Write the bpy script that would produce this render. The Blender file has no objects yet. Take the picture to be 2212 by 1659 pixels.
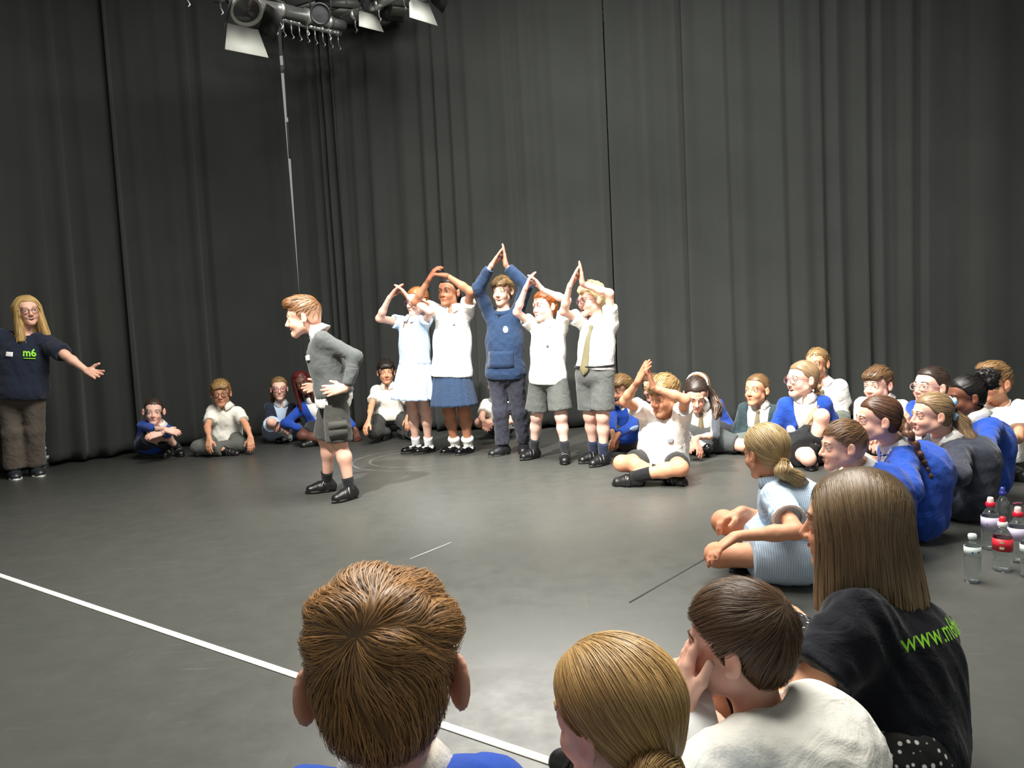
import bpy, math, random
import numpy as np
from mathutils import Vector, Matrix

random.seed(7)
RNG = np.random.default_rng(7)
SC = bpy.context.scene

# ------------------------------------------------------------------ camera
FPX, IW, IH = 1660.0, 2212.0, 1659.0
CAM_H, PITCH, ROLL = 0.96, math.atan(122.5 / 1660.0), 0.05
_f = np.array([0, math.cos(PITCH), -math.sin(PITCH)])
_r = np.array([1.0, 0, 0])
_u = np.array([0, math.sin(PITCH), math.cos(PITCH)])
CX = math.cos(ROLL) * _r - math.sin(ROLL) * _u
CY = math.sin(ROLL) * _r + math.cos(ROLL) * _u
CZ = -_f
CAM = np.array([0, 0, CAM_H])
cam_data = bpy.data.cameras.new('camera')
cam_data.sensor_fit = 'HORIZONTAL'
cam_data.sensor_width = 36.0
cam_data.lens = FPX / IW * 36.0
cam_data.clip_start = 0.05
cam = bpy.data.objects.new('camera', cam_data)
SC.collection.objects.link(cam)
cam.matrix_world = Matrix(((CX[0], CY[0], CZ[0], CAM[0]), (CX[1], CY[1], CZ[1], CAM[1]), (CX[2], CY[2], CZ[2], CAM[2]), (0, 0, 0, 1)))
SC.camera = cam


def ray(px, py):
    return (px - IW / 2) / FPX * CX - (py - IH / 2) / FPX * CY + _f


def pix(px, py, depth):
    v = ray(px, py)
    return CAM + v * (depth / v[1])


def fl(px, py, z=0.0):
    v = ray(px, py)
    return CAM + v * ((z - CAM_H) / v[2])


# ------------------------------------------------------------------ world, lamps, exposure
SC.view_settings.view_transform = 'Standard'
SC.view_settings.look = 'None'
SC.view_settings.gamma = 1.0
SC.view_settings.use_curve_mapping = False
SC.view_settings.exposure = 0.25
SC.cycles.use_denoising = True
SC.cycles.max_bounces = 6
SC.cycles.transparent_max_bounces = 12
world = bpy.data.worlds.new('world')
SC.world = world
world.use_nodes = True
world.node_tree.nodes['Background'].inputs['Color'].default_value = (0.95, 1.0, 0.95, 1)
world.node_tree.nodes['Background'].inputs['Strength'].default_value = 0.27


def lamp(name, kind, loc, aim, energy, color=(1, 1, 1), size=0.2, spot=50, blend=0.6, size_y=None):
    l = bpy.data.lights.new(name, kind)
    l.energy = energy
    l.color = color
    if kind == 'SPOT':
        l.spot_size = math.radians(spot)
        l.spot_blend = blend
        l.shadow_soft_size = size
    else:
        l.shape = 'RECTANGLE'
        l.size = size
        l.size_y = size_y or size
    o = bpy.data.objects.new(name, l)
    SC.collection.objects.link(o)
    o.location = loc
    o.rotation_euler = (Vector(aim) - Vector(loc)).to_track_quat('-Z', 'Y').to_euler()
    return o


lamp('key_spot', 'SPOT', (-1.9, 1.4, 4.3), (0.15, 5.3, 0.6), 2700, (1.0, 0.95, 0.88), 0.10, 46, 1.0)
lamp('side_spot', 'SPOT', (-0.8, 1.6, 4.4), (2.6, 5.0, 0.4), 950, (1.0, 0.95, 0.88), 0.15, 52, 1.0)
lamp('wash_spot', 'SPOT', (1.0, 2.6, 4.4), (1.4, 7.0, 1.0), 470, (0.97, 1.0, 0.97), 0.3, 84, 1.0)
lamp('house_light', 'AREA', (0.2, 4.0, 4.5), (0.2, 4.0, 0), 380, (1.0, 0.97, 0.9), 3.0, size_y=2.0)
lamp('house_light.001', 'AREA', (0.2, 2.2, 4.5), (0.2, 2.4, 0), 165, (1.0, 0.96, 0.88), 3.0, size_y=1.0)
lamp('rig_fill', 'SPOT', (-0.5, 4.4, 3.9), (-1.75, 6.8, 4.05), 110, (1.0, 0.98, 0.94), 0.1, 50, 1.0)  # added fill without a fixture, brightens the bars and pale panels


# ------------------------------------------------------------------ colours and materials
def lin(c):
    c = np.array(c, float) / 255.0
    return np.where(c <= 0.04045, c / 12.92, ((c + 0.055) / 1.055) ** 2.4)


def new_mat(name):
    m = bpy.data.materials.new(name)
    m.use_nodes = True
    nt = m.node_tree
    return m, nt, nt.nodes['Principled BSDF']


def setc(sock, c):
    sock.default_value = (float(c[0]), float(c[1]), float(c[2]), 1.0)


_mats = {}


def noise_bump(nt, b, scale, strength, dist=0.002, detail=3):
    tc = nt.nodes.new('ShaderNodeTexCoord')
    n = nt.nodes.new('ShaderNodeTexNoise')
    n.inputs['Scale'].default_value = scale
    n.inputs['Detail'].default_value = detail
    bp = nt.nodes.new('ShaderNodeBump')
    bp.inputs['Strength'].default_value = strength
    bp.inputs['Distance'].default_value = dist
    nt.links.new(tc.outputs['Object'], n.inputs['Vector'])
    nt.links.new(n.outputs['Fac'], bp.inputs['Height'])
    nt.links.new(bp.outputs['Normal'], b.inputs['Normal'])
    return tc, n


def cloth(col, rough=0.9, sheen=0.15, var=0.12, scale=260, bump=0.5):
    key = ('cloth', tuple(col), rough, sheen, scale)
    if key in _mats:
        return _mats[key]
    m, nt, b = new_mat('fabric')
    tc, n = noise_bump(nt, b, scale, bump, 0.0015)
    wn = nt.nodes.new('ShaderNodeTexNoise')
    wn.inputs['Scale'].default_value = 11
    wn.inputs['Detail'].default_value = 3
    wn.inputs['Distortion'].default_value = 1.6
    wb = nt.nodes.new('ShaderNodeBump')
    wb.inputs['Strength'].default_value = .55
    wb.inputs['Distance'].default_value = .014
    fb = [x for x in nt.nodes if x.bl_idname == 'ShaderNodeBump' and x != wb][0]
    nt.links.new(tc.outputs['Object'], wn.inputs['Vector'])
    nt.links.new(wn.outputs['Fac'], wb.inputs['Height'])
    nt.links.new(wb.outputs['Normal'], fb.inputs['Normal'])
    n2 = nt.nodes.new('ShaderNodeTexNoise')
    n2.inputs['Scale'].default_value = 9
    n2.inputs['Detail'].default_value = 5
    nt.links.new(tc.outputs['Object'], n2.inputs['Vector'])
    mx = nt.nodes.new('ShaderNodeMix')
    mx.data_type = 'RGBA'
    c = lin(col)
    setc(mx.inputs[6], c * (1 - var))
    setc(mx.inputs[7], np.minimum(c * (1 + var), 0.95))
    nt.links.new(n2.outputs['Fac'], mx.inputs[0])
    nt.links.new(mx.outputs[2], b.inputs['Base Color'])
    b.inputs['Roughness'].default_value = rough
    b.inputs['Sheen Weight'].default_value = sheen
    b.inputs['Specular IOR Level'].default_value = 0.2
    _mats[key] = m
    return m


def plain(col, rough=0.5, metal=0.0, name='paint', spec=0.5):
    key = ('plain', tuple(col), rough, metal)
    if key in _mats:
        return _mats[key]
    m, nt, b = new_mat(name)
    setc(b.inputs['Base Color'], lin(col))
    b.inputs['Roughness'].default_value = rough
    b.inputs['Metallic'].default_value = metal
    b.inputs['Specular IOR Level'].default_value = spec
    _mats[key] = m
    return m


def attr_mat(name, rough, spec=0.4, sss=0.0, bump=None, sheen=0.0):
    m, nt, b = new_mat(name)
    a = nt.nodes.new('ShaderNodeAttribute')
    a.attribute_name = 'Col'
    nt.links.new(a.outputs['Color'], b.inputs['Base Color'])
    b.inputs['Roughness'].default_value = rough
    b.inputs['Specular IOR Level'].default_value = spec
    if sss:
        b.inputs['Subsurface Weight'].default_value = sss
        b.inputs['Subsurface Radius'].default_value = (1.0, 0.35, 0.2)
        b.inputs['Subsurface Scale'].default_value = 0.006
    if bump:
        noise_bump(nt, b, bump[0], bump[1], bump[2])
    b.inputs['Sheen Weight'].default_value = sheen
    return m


SKIN = attr_mat('skin', 0.55, 0.35, 0.12, (420, 0.25, 0.001))
HAIR = attr_mat('hair', 0.42, 0.45)
EYEM = attr_mat('eye', 0.12, 0.6)
PRINT = attr_mat('print', 0.8, 0.2)


def stripe_mat(name, c1, c2, freq, ang, duty=0.5, rough=0.85):
    """stripes across a UV map"""
    m, nt, b = new_mat(name)
    uv = nt.nodes.new('ShaderNodeUVMap')
    mp = nt.nodes.new('ShaderNodeMapping')
    mp.inputs['Rotation'].default_value = (0, 0, ang)
    w = nt.nodes.new('ShaderNodeTexWave')
    w.inputs['Scale'].default_value = freq
    w.inputs['Distortion'].default_value = 0.0
    cr = nt.nodes.new('ShaderNodeValToRGB')
    cr.color_ramp.interpolation = 'LINEAR'
    e = cr.color_ramp.elements
    e[0].position = duty - 0.06
    e[1].position = duty + 0.06
    e[0].color = (*lin(c1), 1)
    e[1].color = (*lin(c2), 1)
    nt.links.new(uv.outputs['UV'], mp.inputs['Vector'])
    nt.links.new(mp.outputs['Vector'], w.inputs['Vector'])
    nt.links.new(w.outputs['Fac'], cr.inputs['Fac'])
    nt.links.new(cr.outputs['Color'], b.inputs['Base Color'])
    b.inputs['Roughness'].default_value = rough
    return m


def gingham_mat(name, c1, c2, scale):
    m, nt, b = new_mat(name)
    tc = nt.nodes.new('ShaderNodeTexCoord')
    cols = []
    for d in ('X', 'Z'):
        w = nt.nodes.new('ShaderNodeTexWave')
        w.bands_direction = d
        w.inputs['Scale'].default_value = scale
        w.inputs['Distortion'].default_value = 0.6
        nt.links.new(tc.outputs['Object'], w.inputs['Vector'])
        cols.append(w)
    ad = nt.nodes.new('ShaderNodeMath')
    ad.operation = 'MULTIPLY_ADD'
    ad.inputs[1].default_value = 0.35
    nt.links.new(cols[1].outputs['Fac'], ad.inputs[0])
    nt.links.new(cols[0].outputs['Fac'], ad.inputs[2])
    mx = nt.nodes.new('ShaderNodeMix')
    mx.data_type = 'RGBA'
    setc(mx.inputs[6], lin(c1))
    setc(mx.inputs[7], lin(c2))
    nt.links.new(ad.outputs[0], mx.inputs[0])
    nt.links.new(mx.outputs[2], b.inputs['Base Color'])
    b.inputs['Roughness'].default_value = 0.85
    return m


def dot_mat(name, c1, c2, scale):
    m, nt, b = new_mat(name)
    tc = nt.nodes.new('ShaderNodeTexCoord')
    v = nt.nodes.new('ShaderNodeTexVoronoi')
    v.inputs['Scale'].default_value = scale
    v.inputs['Randomness'].default_value = 0.55
    cr = nt.nodes.new('ShaderNodeValToRGB')
    cr.color_ramp.elements[0].position = 0.24
    cr.color_ramp.elements[1].position = 0.30
    cr.color_ramp.elements[0].color = (*lin(c2), 1)
    cr.color_ramp.elements[1].color = (*lin(c1), 1)
    nt.links.new(tc.outputs['Object'], v.inputs['Vector'])
    nt.links.new(v.outputs['Distance'], cr.inputs['Fac'])
    nt.links.new(cr.outputs['Color'], b.inputs['Base Color'])
    b.inputs['Roughness'].default_value = 0.8
    return m


# ------------------------------------------------------------------ mesh helpers
def mesh_np(name, V, Q, mat, col=None, smooth=True, uv=None, T=None):
    """V (n,3); Q (m,4) quads; T optional (k,3) triangles"""
    me = bpy.data.meshes.new(name)
    V = np.asarray(V, np.float32)
    nq = 0 if Q is None else len(Q)
    ntr = 0 if T is None else len(T)
    me.vertices.add(len(V))
    me.vertices.foreach_set('co', V.ravel())
    loops = []
    if nq:
        loops.append(np.asarray(Q, np.int32).ravel())
    if ntr:
        loops.append(np.asarray(T, np.int32).ravel())
    loops = np.concatenate(loops)
    me.loops.add(len(loops))
    me.loops.foreach_set('vertex_index', loops)
    me.polygons.add(nq + ntr)
    st = np.concatenate([np.arange(nq) * 4, nq * 4 + np.arange(ntr) * 3]).astype(np.int32)
    me.polygons.foreach_set('loop_start', st)
    me.update(calc_edges=True)
    me.validate()
    if smooth:
        me.polygons.foreach_set('use_smooth', np.ones(len(me.polygons), bool))
    if col is not None:
        a = me.color_attributes.new('Col', 'FLOAT_COLOR', 'POINT')
        c4 = np.ones((len(V), 4), np.float32)
        c4[:, :3] = col
        a.data.foreach_set('color', c4.ravel())
    if uv is not None:
        l = me.uv_layers.new(name='UVMap')
        li = np.empty(len(me.loops), np.int32)
        me.loops.foreach_get('vertex_index', li)
        l.data.foreach_set('uv', np.asarray(uv, np.float32)[li].ravel())
    if mat is not None:
        me.materials.append(mat)
    return me


def obj(name, me, parent=None, loc=None):
    o = bpy.data.objects.new(name, me)
    SC.collection.objects.link(o)
    if parent is not None:
        o.parent = parent
    if loc is not None:
        o.location = loc
    return o


def tag(o, label=None, cat=None, group=None, kind=None):
    if label:
        o['label'] = label
    if cat:
        o['category'] = cat
    if group:
        o['group'] = group
    if kind:
        o['kind'] = kind
    return o


def empty(name, loc):
    o = bpy.data.objects.new(name, None)
    o.empty_display_size = 0.1
    SC.collection.objects.link(o)
    o.location = loc
    return o


class MB:
    """collects simple solids into one mesh"""

    def __init__(s):
        s.V, s.Q, s.T, s.n = [], [], [], 0

    def add(s, V, Q=None, T=None):
        V = np.asarray(V, float)
        if Q is not None and len(Q):
            s.Q.append(np.asarray(Q) + s.n)
        if T is not None and len(T):
            s.T.append(np.asarray(T) + s.n)
        s.V.append(V)
        s.n += len(V)
        return s

    def box(s, c, h, R=None):
        c, h = np.asarray(c, float), np.asarray(h, float)
        P = np.array([[x, y, z] for x in (-1, 1) for y in (-1, 1) for z in (-1, 1)]) * h
        if R is not None:
            P = P @ np.asarray(R).T
        return s.add(P + c, [[0, 1, 3, 2], [4, 6, 7, 5], [0, 4, 5, 1], [2, 3, 7, 6], [0, 2, 6, 4], [1, 5, 7, 3]])

    def tube(s, pts, rad, seg=10, cap=True):
        pts = np.asarray(pts, float)
        n = len(pts)
        rad = np.broadcast_to(np.asarray(rad, float), (n,))
        t = np.gradient(pts, axis=0)
        t /= np.linalg.norm(t, axis=1)[:, None] + 1e-9
        ref = np.array([0, 0, 1.0]) if abs(t[0][2]) < 0.9 else np.array([1.0, 0, 0])
        V = []
        a = np.arange(seg) / seg * 2 * math.pi
        u = np.cross(ref, t[0])
        u /= np.linalg.norm(u)
        for i in range(n):
            u = u - t[i] * u.dot(t[i])
            u /= np.linalg.norm(u) + 1e-9
            w = np.cross(t[i], u)
            V.append(pts[i] + rad[i] * (np.cos(a)[:, None] * u + np.sin(a)[:, None] * w))
        V = np.concatenate(V)
        Q = [[i * seg + j, i * seg + (j + 1) % seg, (i + 1) * seg + (j + 1) % seg, (i + 1) * seg + j] for i in range(n - 1) for j in range(seg)]
        T = []
        if cap:
            V = np.concatenate([V, [pts[0]], [pts[-1]]])
            c0, c1 = n * seg, n * seg + 1
            T = [[c0, (j + 1) % seg, j] for j in range(seg)] + [[c1, (n - 1) * seg + j, (n - 1) * seg + (j + 1) % seg] for j in range(seg)]
        return s.add(V, Q, T)

    def lathe(s, prof, c=(0, 0, 0), seg=24, axis=None):
        """prof: (r,z) rows"""
        prof = np.asarray(prof, float)
        a = np.arange(seg) / seg * 2 * math.pi
        V = np.concatenate([np.stack([r * np.cos(a), r * np.sin(a), np.full(seg, z)], 1) for r, z in prof])
        if axis is not None:
            V = V @ frame_z(axis).T
        V = V + np.asarray(c, float)
        n = len(prof)
        Q = [[i * seg + j, i * seg + (j + 1) % seg, (i + 1) * seg + (j + 1) % seg, (i + 1) * seg + j] for i in range(n - 1) for j in range(seg)]
        return s.add(V, Q)

    def mesh(s, name, mat, off=(0, 0, 0), smooth=False, col=None):
        V = np.concatenate(s.V) - np.asarray(off)
        Q = np.concatenate(s.Q) if s.Q else None
        T = np.concatenate(s.T) if s.T else None
        return mesh_np(name, V, Q, mat, col, smooth, None, T)


def frame_z(d):
    d = np.asarray(d, float)
    d = d / np.linalg.norm(d)
    r = np.array([0, 0, 1.0]) if abs(d[2]) < 0.9 else np.array([0, 1.0, 0])
    x = np.cross(r, d)
    x /= np.linalg.norm(x)
    return np.stack([x, np.cross(d, x), d], 1)


def unit(v):
    v = np.asarray(v, float)
    return v / (np.linalg.norm(v) + 1e-12)


# ------------------------------------------------------------------ distance fields
class Sdf:
    def __init__(s):
        s.ops = []

    def cone(s, a, b, ra, rb, k=0.02, u=None, sc=1.0, op='u', flat=False):
        a, b = np.asarray(a, float), np.asarray(b, float)
        c = (a + b) / 2
        br = np.linalg.norm(b - a) / 2 + max(ra, rb) * max(sc, 1)
        s.ops.append((op, k, 'cone', (a, b, ra, rb, None if u is None else unit(u), sc, flat), c, br))
        return s

    def sph(s, c, r, k=0.02, op='u'):
        return s.ell(c, (r, r, r), None, k, op)

    def ell(s, c, r, R=None, k=0.02, op='u'):
        c = np.asarray(c, float)
        s.ops.append((op, k, 'ell', (c, np.asarray(r, float), R), c, max(r)))
        return s

    def plane(s, p, n, k=0.004, c=None, br=None):
        """keep the side the normal points away from"""
        s.ops.append(('i', k, 'plane', (np.asarray(p, float), unit(n)), c, br))
        return s

    def fn(s, f, op, k, c, br):
        s.ops.append((op, k, 'fn', (f,), np.asarray(c, float), br))
        return s

    def bounds(s):
        lo = np.full(3, 1e9)
        hi = -lo
        for op, k, kind, pr, c, br in s.ops:
            if op == 'u':
                lo = np.minimum(lo, c - br - k * 0.3)
                hi = np.maximum(hi, c + br + k * 0.3)
        return lo, hi

    def evalb(s, C, brad, P):
        """C (B,3) block centres; P (B,M,3)"""
        D = np.full(P.shape[:2], 0.5, np.float32)
        for op, k, kind, pr, c, br in s.ops:
            if c is None:
                sel = np.arange(len(C))
            else:
                sel = np.nonzero(((C - c) ** 2).sum(1) < (br + brad + k + 0.03) ** 2)[0]
            if not len(sel):
                continue
            p = P[sel]
            if kind == 'cone':
                a, b, ra, rb, u, sc, flat = pr
                q = p - a.astype(np.float32)
                ba = b - a
                if u is not None:
                    w = (1 - 1 / sc)
                    q = q - (w * (q @ u.astype(np.float32)))[..., None] * u.astype(np.float32)
                    ba = ba - w * ba.dot(u) * u
                l2 = float(ba.dot(ba)) + 1e-12
                tu = (q @ ba.astype(np.float32)) / l2
                t = np.clip(tu, 0, 1)
                e = q - t[..., None] * ba.astype(np.float32)
                d = np.sqrt((e * e).sum(-1)) - (ra + t * (rb - ra))
                if flat:
                    d = np.maximum(d, (tu - 1) * math.sqrt(l2))
                if sc < 1:
                    d = d * sc
            elif kind == 'ell':
                cc, r, R = pr
                q = p - cc.astype(np.float32)
                if R is not None:
                    q = q @ R.astype(np.float32)
                q1 = q / r.astype(np.float32)
                k0 = np.sqrt((q1 * q1).sum(-1))
                q2 = q1 / r.astype(np.float32)
                k1 = np.sqrt((q2 * q2).sum(-1)) + 1e-6
                d = k0 * (k0 - 1) / k1
            elif kind == 'plane':
                d = (p - pr[0].astype(np.float32)) @ pr[1].astype(np.float32)
            else:
                d = pr[0](p)
            x = D[sel]
            if op == 'u':
                h = np.clip(0.5 + 0.5 * (d - x) / k, 0, 1)
                D[sel] = d * (1 - h) + x * h - k * h * (1 - h)
            else:
                if op == 's':
                    d = -d
                h = np.clip(0.5 - 0.5 * (d - x) / k, 0, 1)
                D[sel] = d * (1 - h) + x * h + k * h * (1 - h)
        return D

    def __call__(s, P):
        P = np.asarray(P, np.float32)
        return s.evalb(P, 0.0, P[:, None, :])[:, 0]

    def grad(s, P, e=0.002):
        P = np.asarray(P, np.float32)
        g = np.zeros_like(P)
        for kk in ((1, -1, -1), (-1, -1, 1), (-1, 1, -1), (1, 1, 1)):
            kk = np.array(kk, np.float32)
            g += kk * s(P + kk * e)[:, None]
        return g / (np.linalg.norm(g, axis=1)[:, None] + 1e-9)

    def trace(s, P, D, steps=40):
        """march from P along D to the surface"""
        P = np.array(P, np.float32).reshape(-1, 3)
        D = np.broadcast_to(np.asarray(D, np.float32), P.shape)
        for _ in range(steps):
            P = P + D * (np.clip(s(P), -0.02, 0.05) * 0.8)[:, None]
        return P


_OFF = {}


def polygonize(sdf, vox, keep=None):
    """surface nets on sparse blocks; keep(centres, radius)->mask restricts it"""
    n = 8
    bs = n * vox
    lo, hi = sdf.bounds()
    lo = lo - vox * 2
    nb = np.ceil((hi + vox * 2 - lo) / bs).astype(int)
    gi = np.stack(np.meshgrid(*[np.arange(x) for x in nb], indexing='ij'), -1).reshape(-1, 3)
    C = (lo + (gi + 0.5) * bs).astype(np.float32)
    brad = bs * 0.87
    if keep is not None:
        m = keep(C, brad)
        gi, C = gi[m], C[m]
    d = sdf.evalb(C, brad, C[:, None, :])[:, 0]
    m = np.abs(d) < brad * 1.35
    gi, C = gi[m], C[m]
    if not len(C):
        return np.zeros((0, 3)), np.zeros((0, 4), int)
    if n not in _OFF:
        g = np.arange(n + 1)
        _OFF[n] = np.stack(np.meshgrid(g, g, g, indexing='ij'), -1).reshape(-1, 3)
    off = (_OFF[n] * vox).astype(np.float32)
    O = (lo + gi * bs).astype(np.float32)
    D = sdf.evalb(C, brad, O[:, None, :] + off[None]).reshape(-1, n + 1, n + 1, n + 1)
    corners = [(0, 0, 0), (1, 0, 0), (0, 1, 0), (1, 1, 0), (0, 0, 1), (1, 0, 1), (0, 1, 1), (1, 1, 1)]
    S = D < 0
    cnt = np.zeros((len(D), n, n, n), np.int8)
    for c in corners:
        cnt += S[:, c[0]:c[0] + n, c[1]:c[1] + n, c[2]:c[2] + n]
    act = (cnt > 0) & (cnt < 8)
    bi, ii, jj, kk = np.nonzero(act)
    vals = np.stack([D[bi, ii + c[0], jj + c[1], kk + c[2]] for c in corners], 1)
    acc = np.zeros((len(bi), 3), np.float32)
    num = np.zeros(len(bi), np.float32)
    ca = np.array(corners, np.float32)
    for a in range(8):
        for b in range(a + 1, 8):
            if abs(ca[a] - ca[b]).sum() == 1:
                va, vb = vals[:, a], vals[:, b]
                x = (va < 0) != (vb < 0)
                t = np.where(x, va / np.where(x, va - vb, 1), 0)
                acc += x[:, None] * (ca[a] + t[:, None] * (ca[b] - ca[a]))
                num += x
    cell = gi[bi] * n + np.stack([ii, jj, kk], 1)
    V = lo + (cell + acc / num[:, None]) * vox
    dims = nb * n + 2
    key = ((cell[:, 0] + 1) * dims[1] + (cell[:, 1] + 1)) * dims[2] + cell[:, 2] + 1
    order = np.argsort(key)
    key, V, vals, cell = key[order], V[order], vals[order], cell[order]
    st = (dims[1] * dims[2], dims[2], 1)
    Q = []
    inside = vals < 0
    for ax, cidx in ((0, 1), (1, 2), (2, 4)):
        e = inside[:, 0] != inside[:, cidx]
        idx = np.nonzero(e)[0]
        o1, o2 = [st[x] for x in range(3) if x != ax]
        k0 = key[idx]
        quad = []
        ok = np.ones(len(idx), bool)
        for dk in (0, -o1, -o1 - o2, -o2):
            kq = k0 + dk
            p = np.searchsorted(key, kq)
            p = np.minimum(p, len(key) - 1)
            ok &= key[p] == kq
            quad.append(p)
        quad = np.stack(quad, 1)[ok]
        flip = inside[idx, 0][ok]
        if ax == 1:
            flip = ~flip
        quad[flip] = quad[flip][:, ::-1]
        Q.append(quad[:, ::-1])
    return V, np.concatenate(Q)


def vnormals(V, Q):
    n = np.cross(V[Q[:, 2]] - V[Q[:, 0]], V[Q[:, 3]] - V[Q[:, 1]])
    N = np.zeros_like(V)
    for j in range(4):
        for a in range(3):
            N[:, a] += np.bincount(Q[:, j], n[:, a], len(V))
    return N / (np.linalg.norm(N, axis=1)[:, None] + 1e-12)


def cut(V, Q, mask):
    """keep quads whose four corners satisfy the mask; drop loose vertices"""
    Q = Q[mask[Q].all(1)]
    used = np.unique(Q)
    re = np.zeros(len(V), int)
    re[used] = np.arange(len(used))
    return V[used], re[Q]


_WD = RNG.normal(size=(14, 3))
_WP = RNG.uniform(0, 6.28, 14)


def folds(V, freq, seed=0, squash=0.35):
    """soft wandering crease pattern in -1..1"""
    v = V * np.array([1, 1, squash]) * freq
    r = np.roll(_WD, seed % 14, 0)
    p = _WP + seed * 1.7
    w = np.sin(v @ r[0] + p[0]) + np.sin(v @ r[1] * 0.7 + p[1])
    f = 0
    for i in range(2, 6):
        f = f + (1 - np.abs(np.sin(v @ r[i] * 0.6 + 1.3 * w * 0.6 + p[i])) * 2)
    return f / 4


# ------------------------------------------------------------------ people: skeleton
class L(tuple):
    """point in the person's own frame: side (own left), forward, up"""
    def __new__(cls, *a):
        return tuple.__new__(cls, a)


class G(tuple):
    """point above the floor pixel: px, py, height"""
    def __new__(cls, *a):
        return tuple.__new__(cls, a)


Z3 = np.array([0, 0, 1.0])


def face_dir(deg):
    a = math.radians(deg)
    return np.array([-math.sin(a), -math.cos(a), 0.0])


def ik(a, t, l1, l2, hint):
    d = t - a
    ln = np.linalg.norm(d) + 1e-9
    dn = d / ln
    lm = min(max(ln, abs(l1 - l2) + 0.02), (l1 + l2) * 0.998)
    t = a + dn * lm
    x = (l1 * l1 - l2 * l2 + lm * lm) / (2 * lm)
    h = math.sqrt(max(l1 * l1 - x * x, 0))
    p = hint - a
    p = p - dn * p.dot(dn)
    if np.linalg.norm(p) < 1e-4:
        p = np.array([0, 0, -1.0])
    return a + dn * x + unit(p) * h, t


class SK:
    pass


def skeleton(b, H, f, pel, neck, head, hd, bend, sf, g, hs, la, ra, ll, rl, shw=1.0, stand=False, arms=1.0, legs=1.0):
    k = SK()
    s = k.s = H / 1.38
    k.g = g
    k.hs = hs
    if len(b) == 3:
        p = pix(b[0], b[1], b[2])
        B = np.array([p[0], b[2], 0.0])
    else:
        B = fl(*b)
        B[2] = 0
    k.B = B
    k.f = face_dir(f)
    k.l = np.cross(Z3, k.f)

    def rs(q):
        if isinstance(q, L):
            return B + k.l * q[0] + k.f * q[1] + Z3 * q[2]
        if isinstance(q, G):
            v = fl(q[0], q[1])
            return v + Z3 * q[2]
        return pix(q[0], q[1], B[1] + (q[2] if len(q) > 2 else 0.0))

    k.rs = rs
    k.P = rs(pel)
    k.N = rs(neck)
    k.T = unit(k.N - k.P)
    k.sf = face_dir(f if sf is None else sf)
    fs = k.sf - k.T * k.sf.dot(k.T)
    k.ft = unit(fs)
    k.ls = np.cross(k.T, k.ft)
    k.S = (k.P + k.N) / 2 - k.ft * bend
    k.Hc = rs(head)
    y, p, r = hd
    hf = face_dir(y) * math.cos(math.radians(p)) - Z3 * math.sin(math.radians(p))
    hl = unit(np.cross(Z3, hf))
    hu = np.cross(hf, hl)
    rr = math.radians(r)
    hl, hu = hl * math.cos(rr) + hu * math.sin(rr), hu * math.cos(rr) - hl * math.sin(rr)
    k.HR = np.stack([hl, hf, hu], 1)
    ua, fa, th, sh = 0.237 * s * arms, 0.205 * s * arms, 0.335 * s * legs, 0.325 * s * legs
    k.arm = {}
    for sg, spec in ((1, la), (-1, ra)):
        S0 = k.N - k.T * 0.048 * s + k.ls * sg * 0.120 * s * shw
        if spec is None:
            E, W = S0 - k.T * ua, S0 - k.T * (ua + fa)
        else:
            e, w = rs(spec[0]), rs(spec[1])
            if e[2] > S0[2]:
                S0 = S0 + k.T * 0.03 * s - k.ls * sg * 0.012
            E, W = ik(S0, w, ua, fa, e)
        k.arm[sg] = (S0, E, W)
    k.leg = {}
    for sg, spec in ((1, ll), (-1, rl)):
        Hp = k.P + k.l * sg * 0.075 * s
        kn, an = rs(spec[0]), rs(spec[1])
        if stand:
            ds = np.linalg.norm(an - Hp) * 1.004
            th, sh = ds * .507, ds * .493
            k.leglen = ds / (.66 * s)
        Kn, An = ik(Hp, an, th, sh, kn)
        k.leg[sg] = (Hp, Kn, An)
    k.info = ('legs %.2f ' % k.leglen if stand else '') + 'arms %.2f %.2f ' % tuple(np.linalg.norm(rs(q_[1]) - k.arm[g_][0]) / (ua + fa) if q_ else 0 for g_, q_ in ((1, la), (-1, ra))) + 'torso %.2f (want %.2f) head-neck %.2f  D %.2f' % (np.linalg.norm(k.N - k.P), 0.36 * s, np.linalg.norm(k.Hc - k.N), B[1])
    return k


def hp(k, x, y, z):
    return k.Hc + k.HR @ (np.array([x, y, z]) * k.hs)


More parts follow.
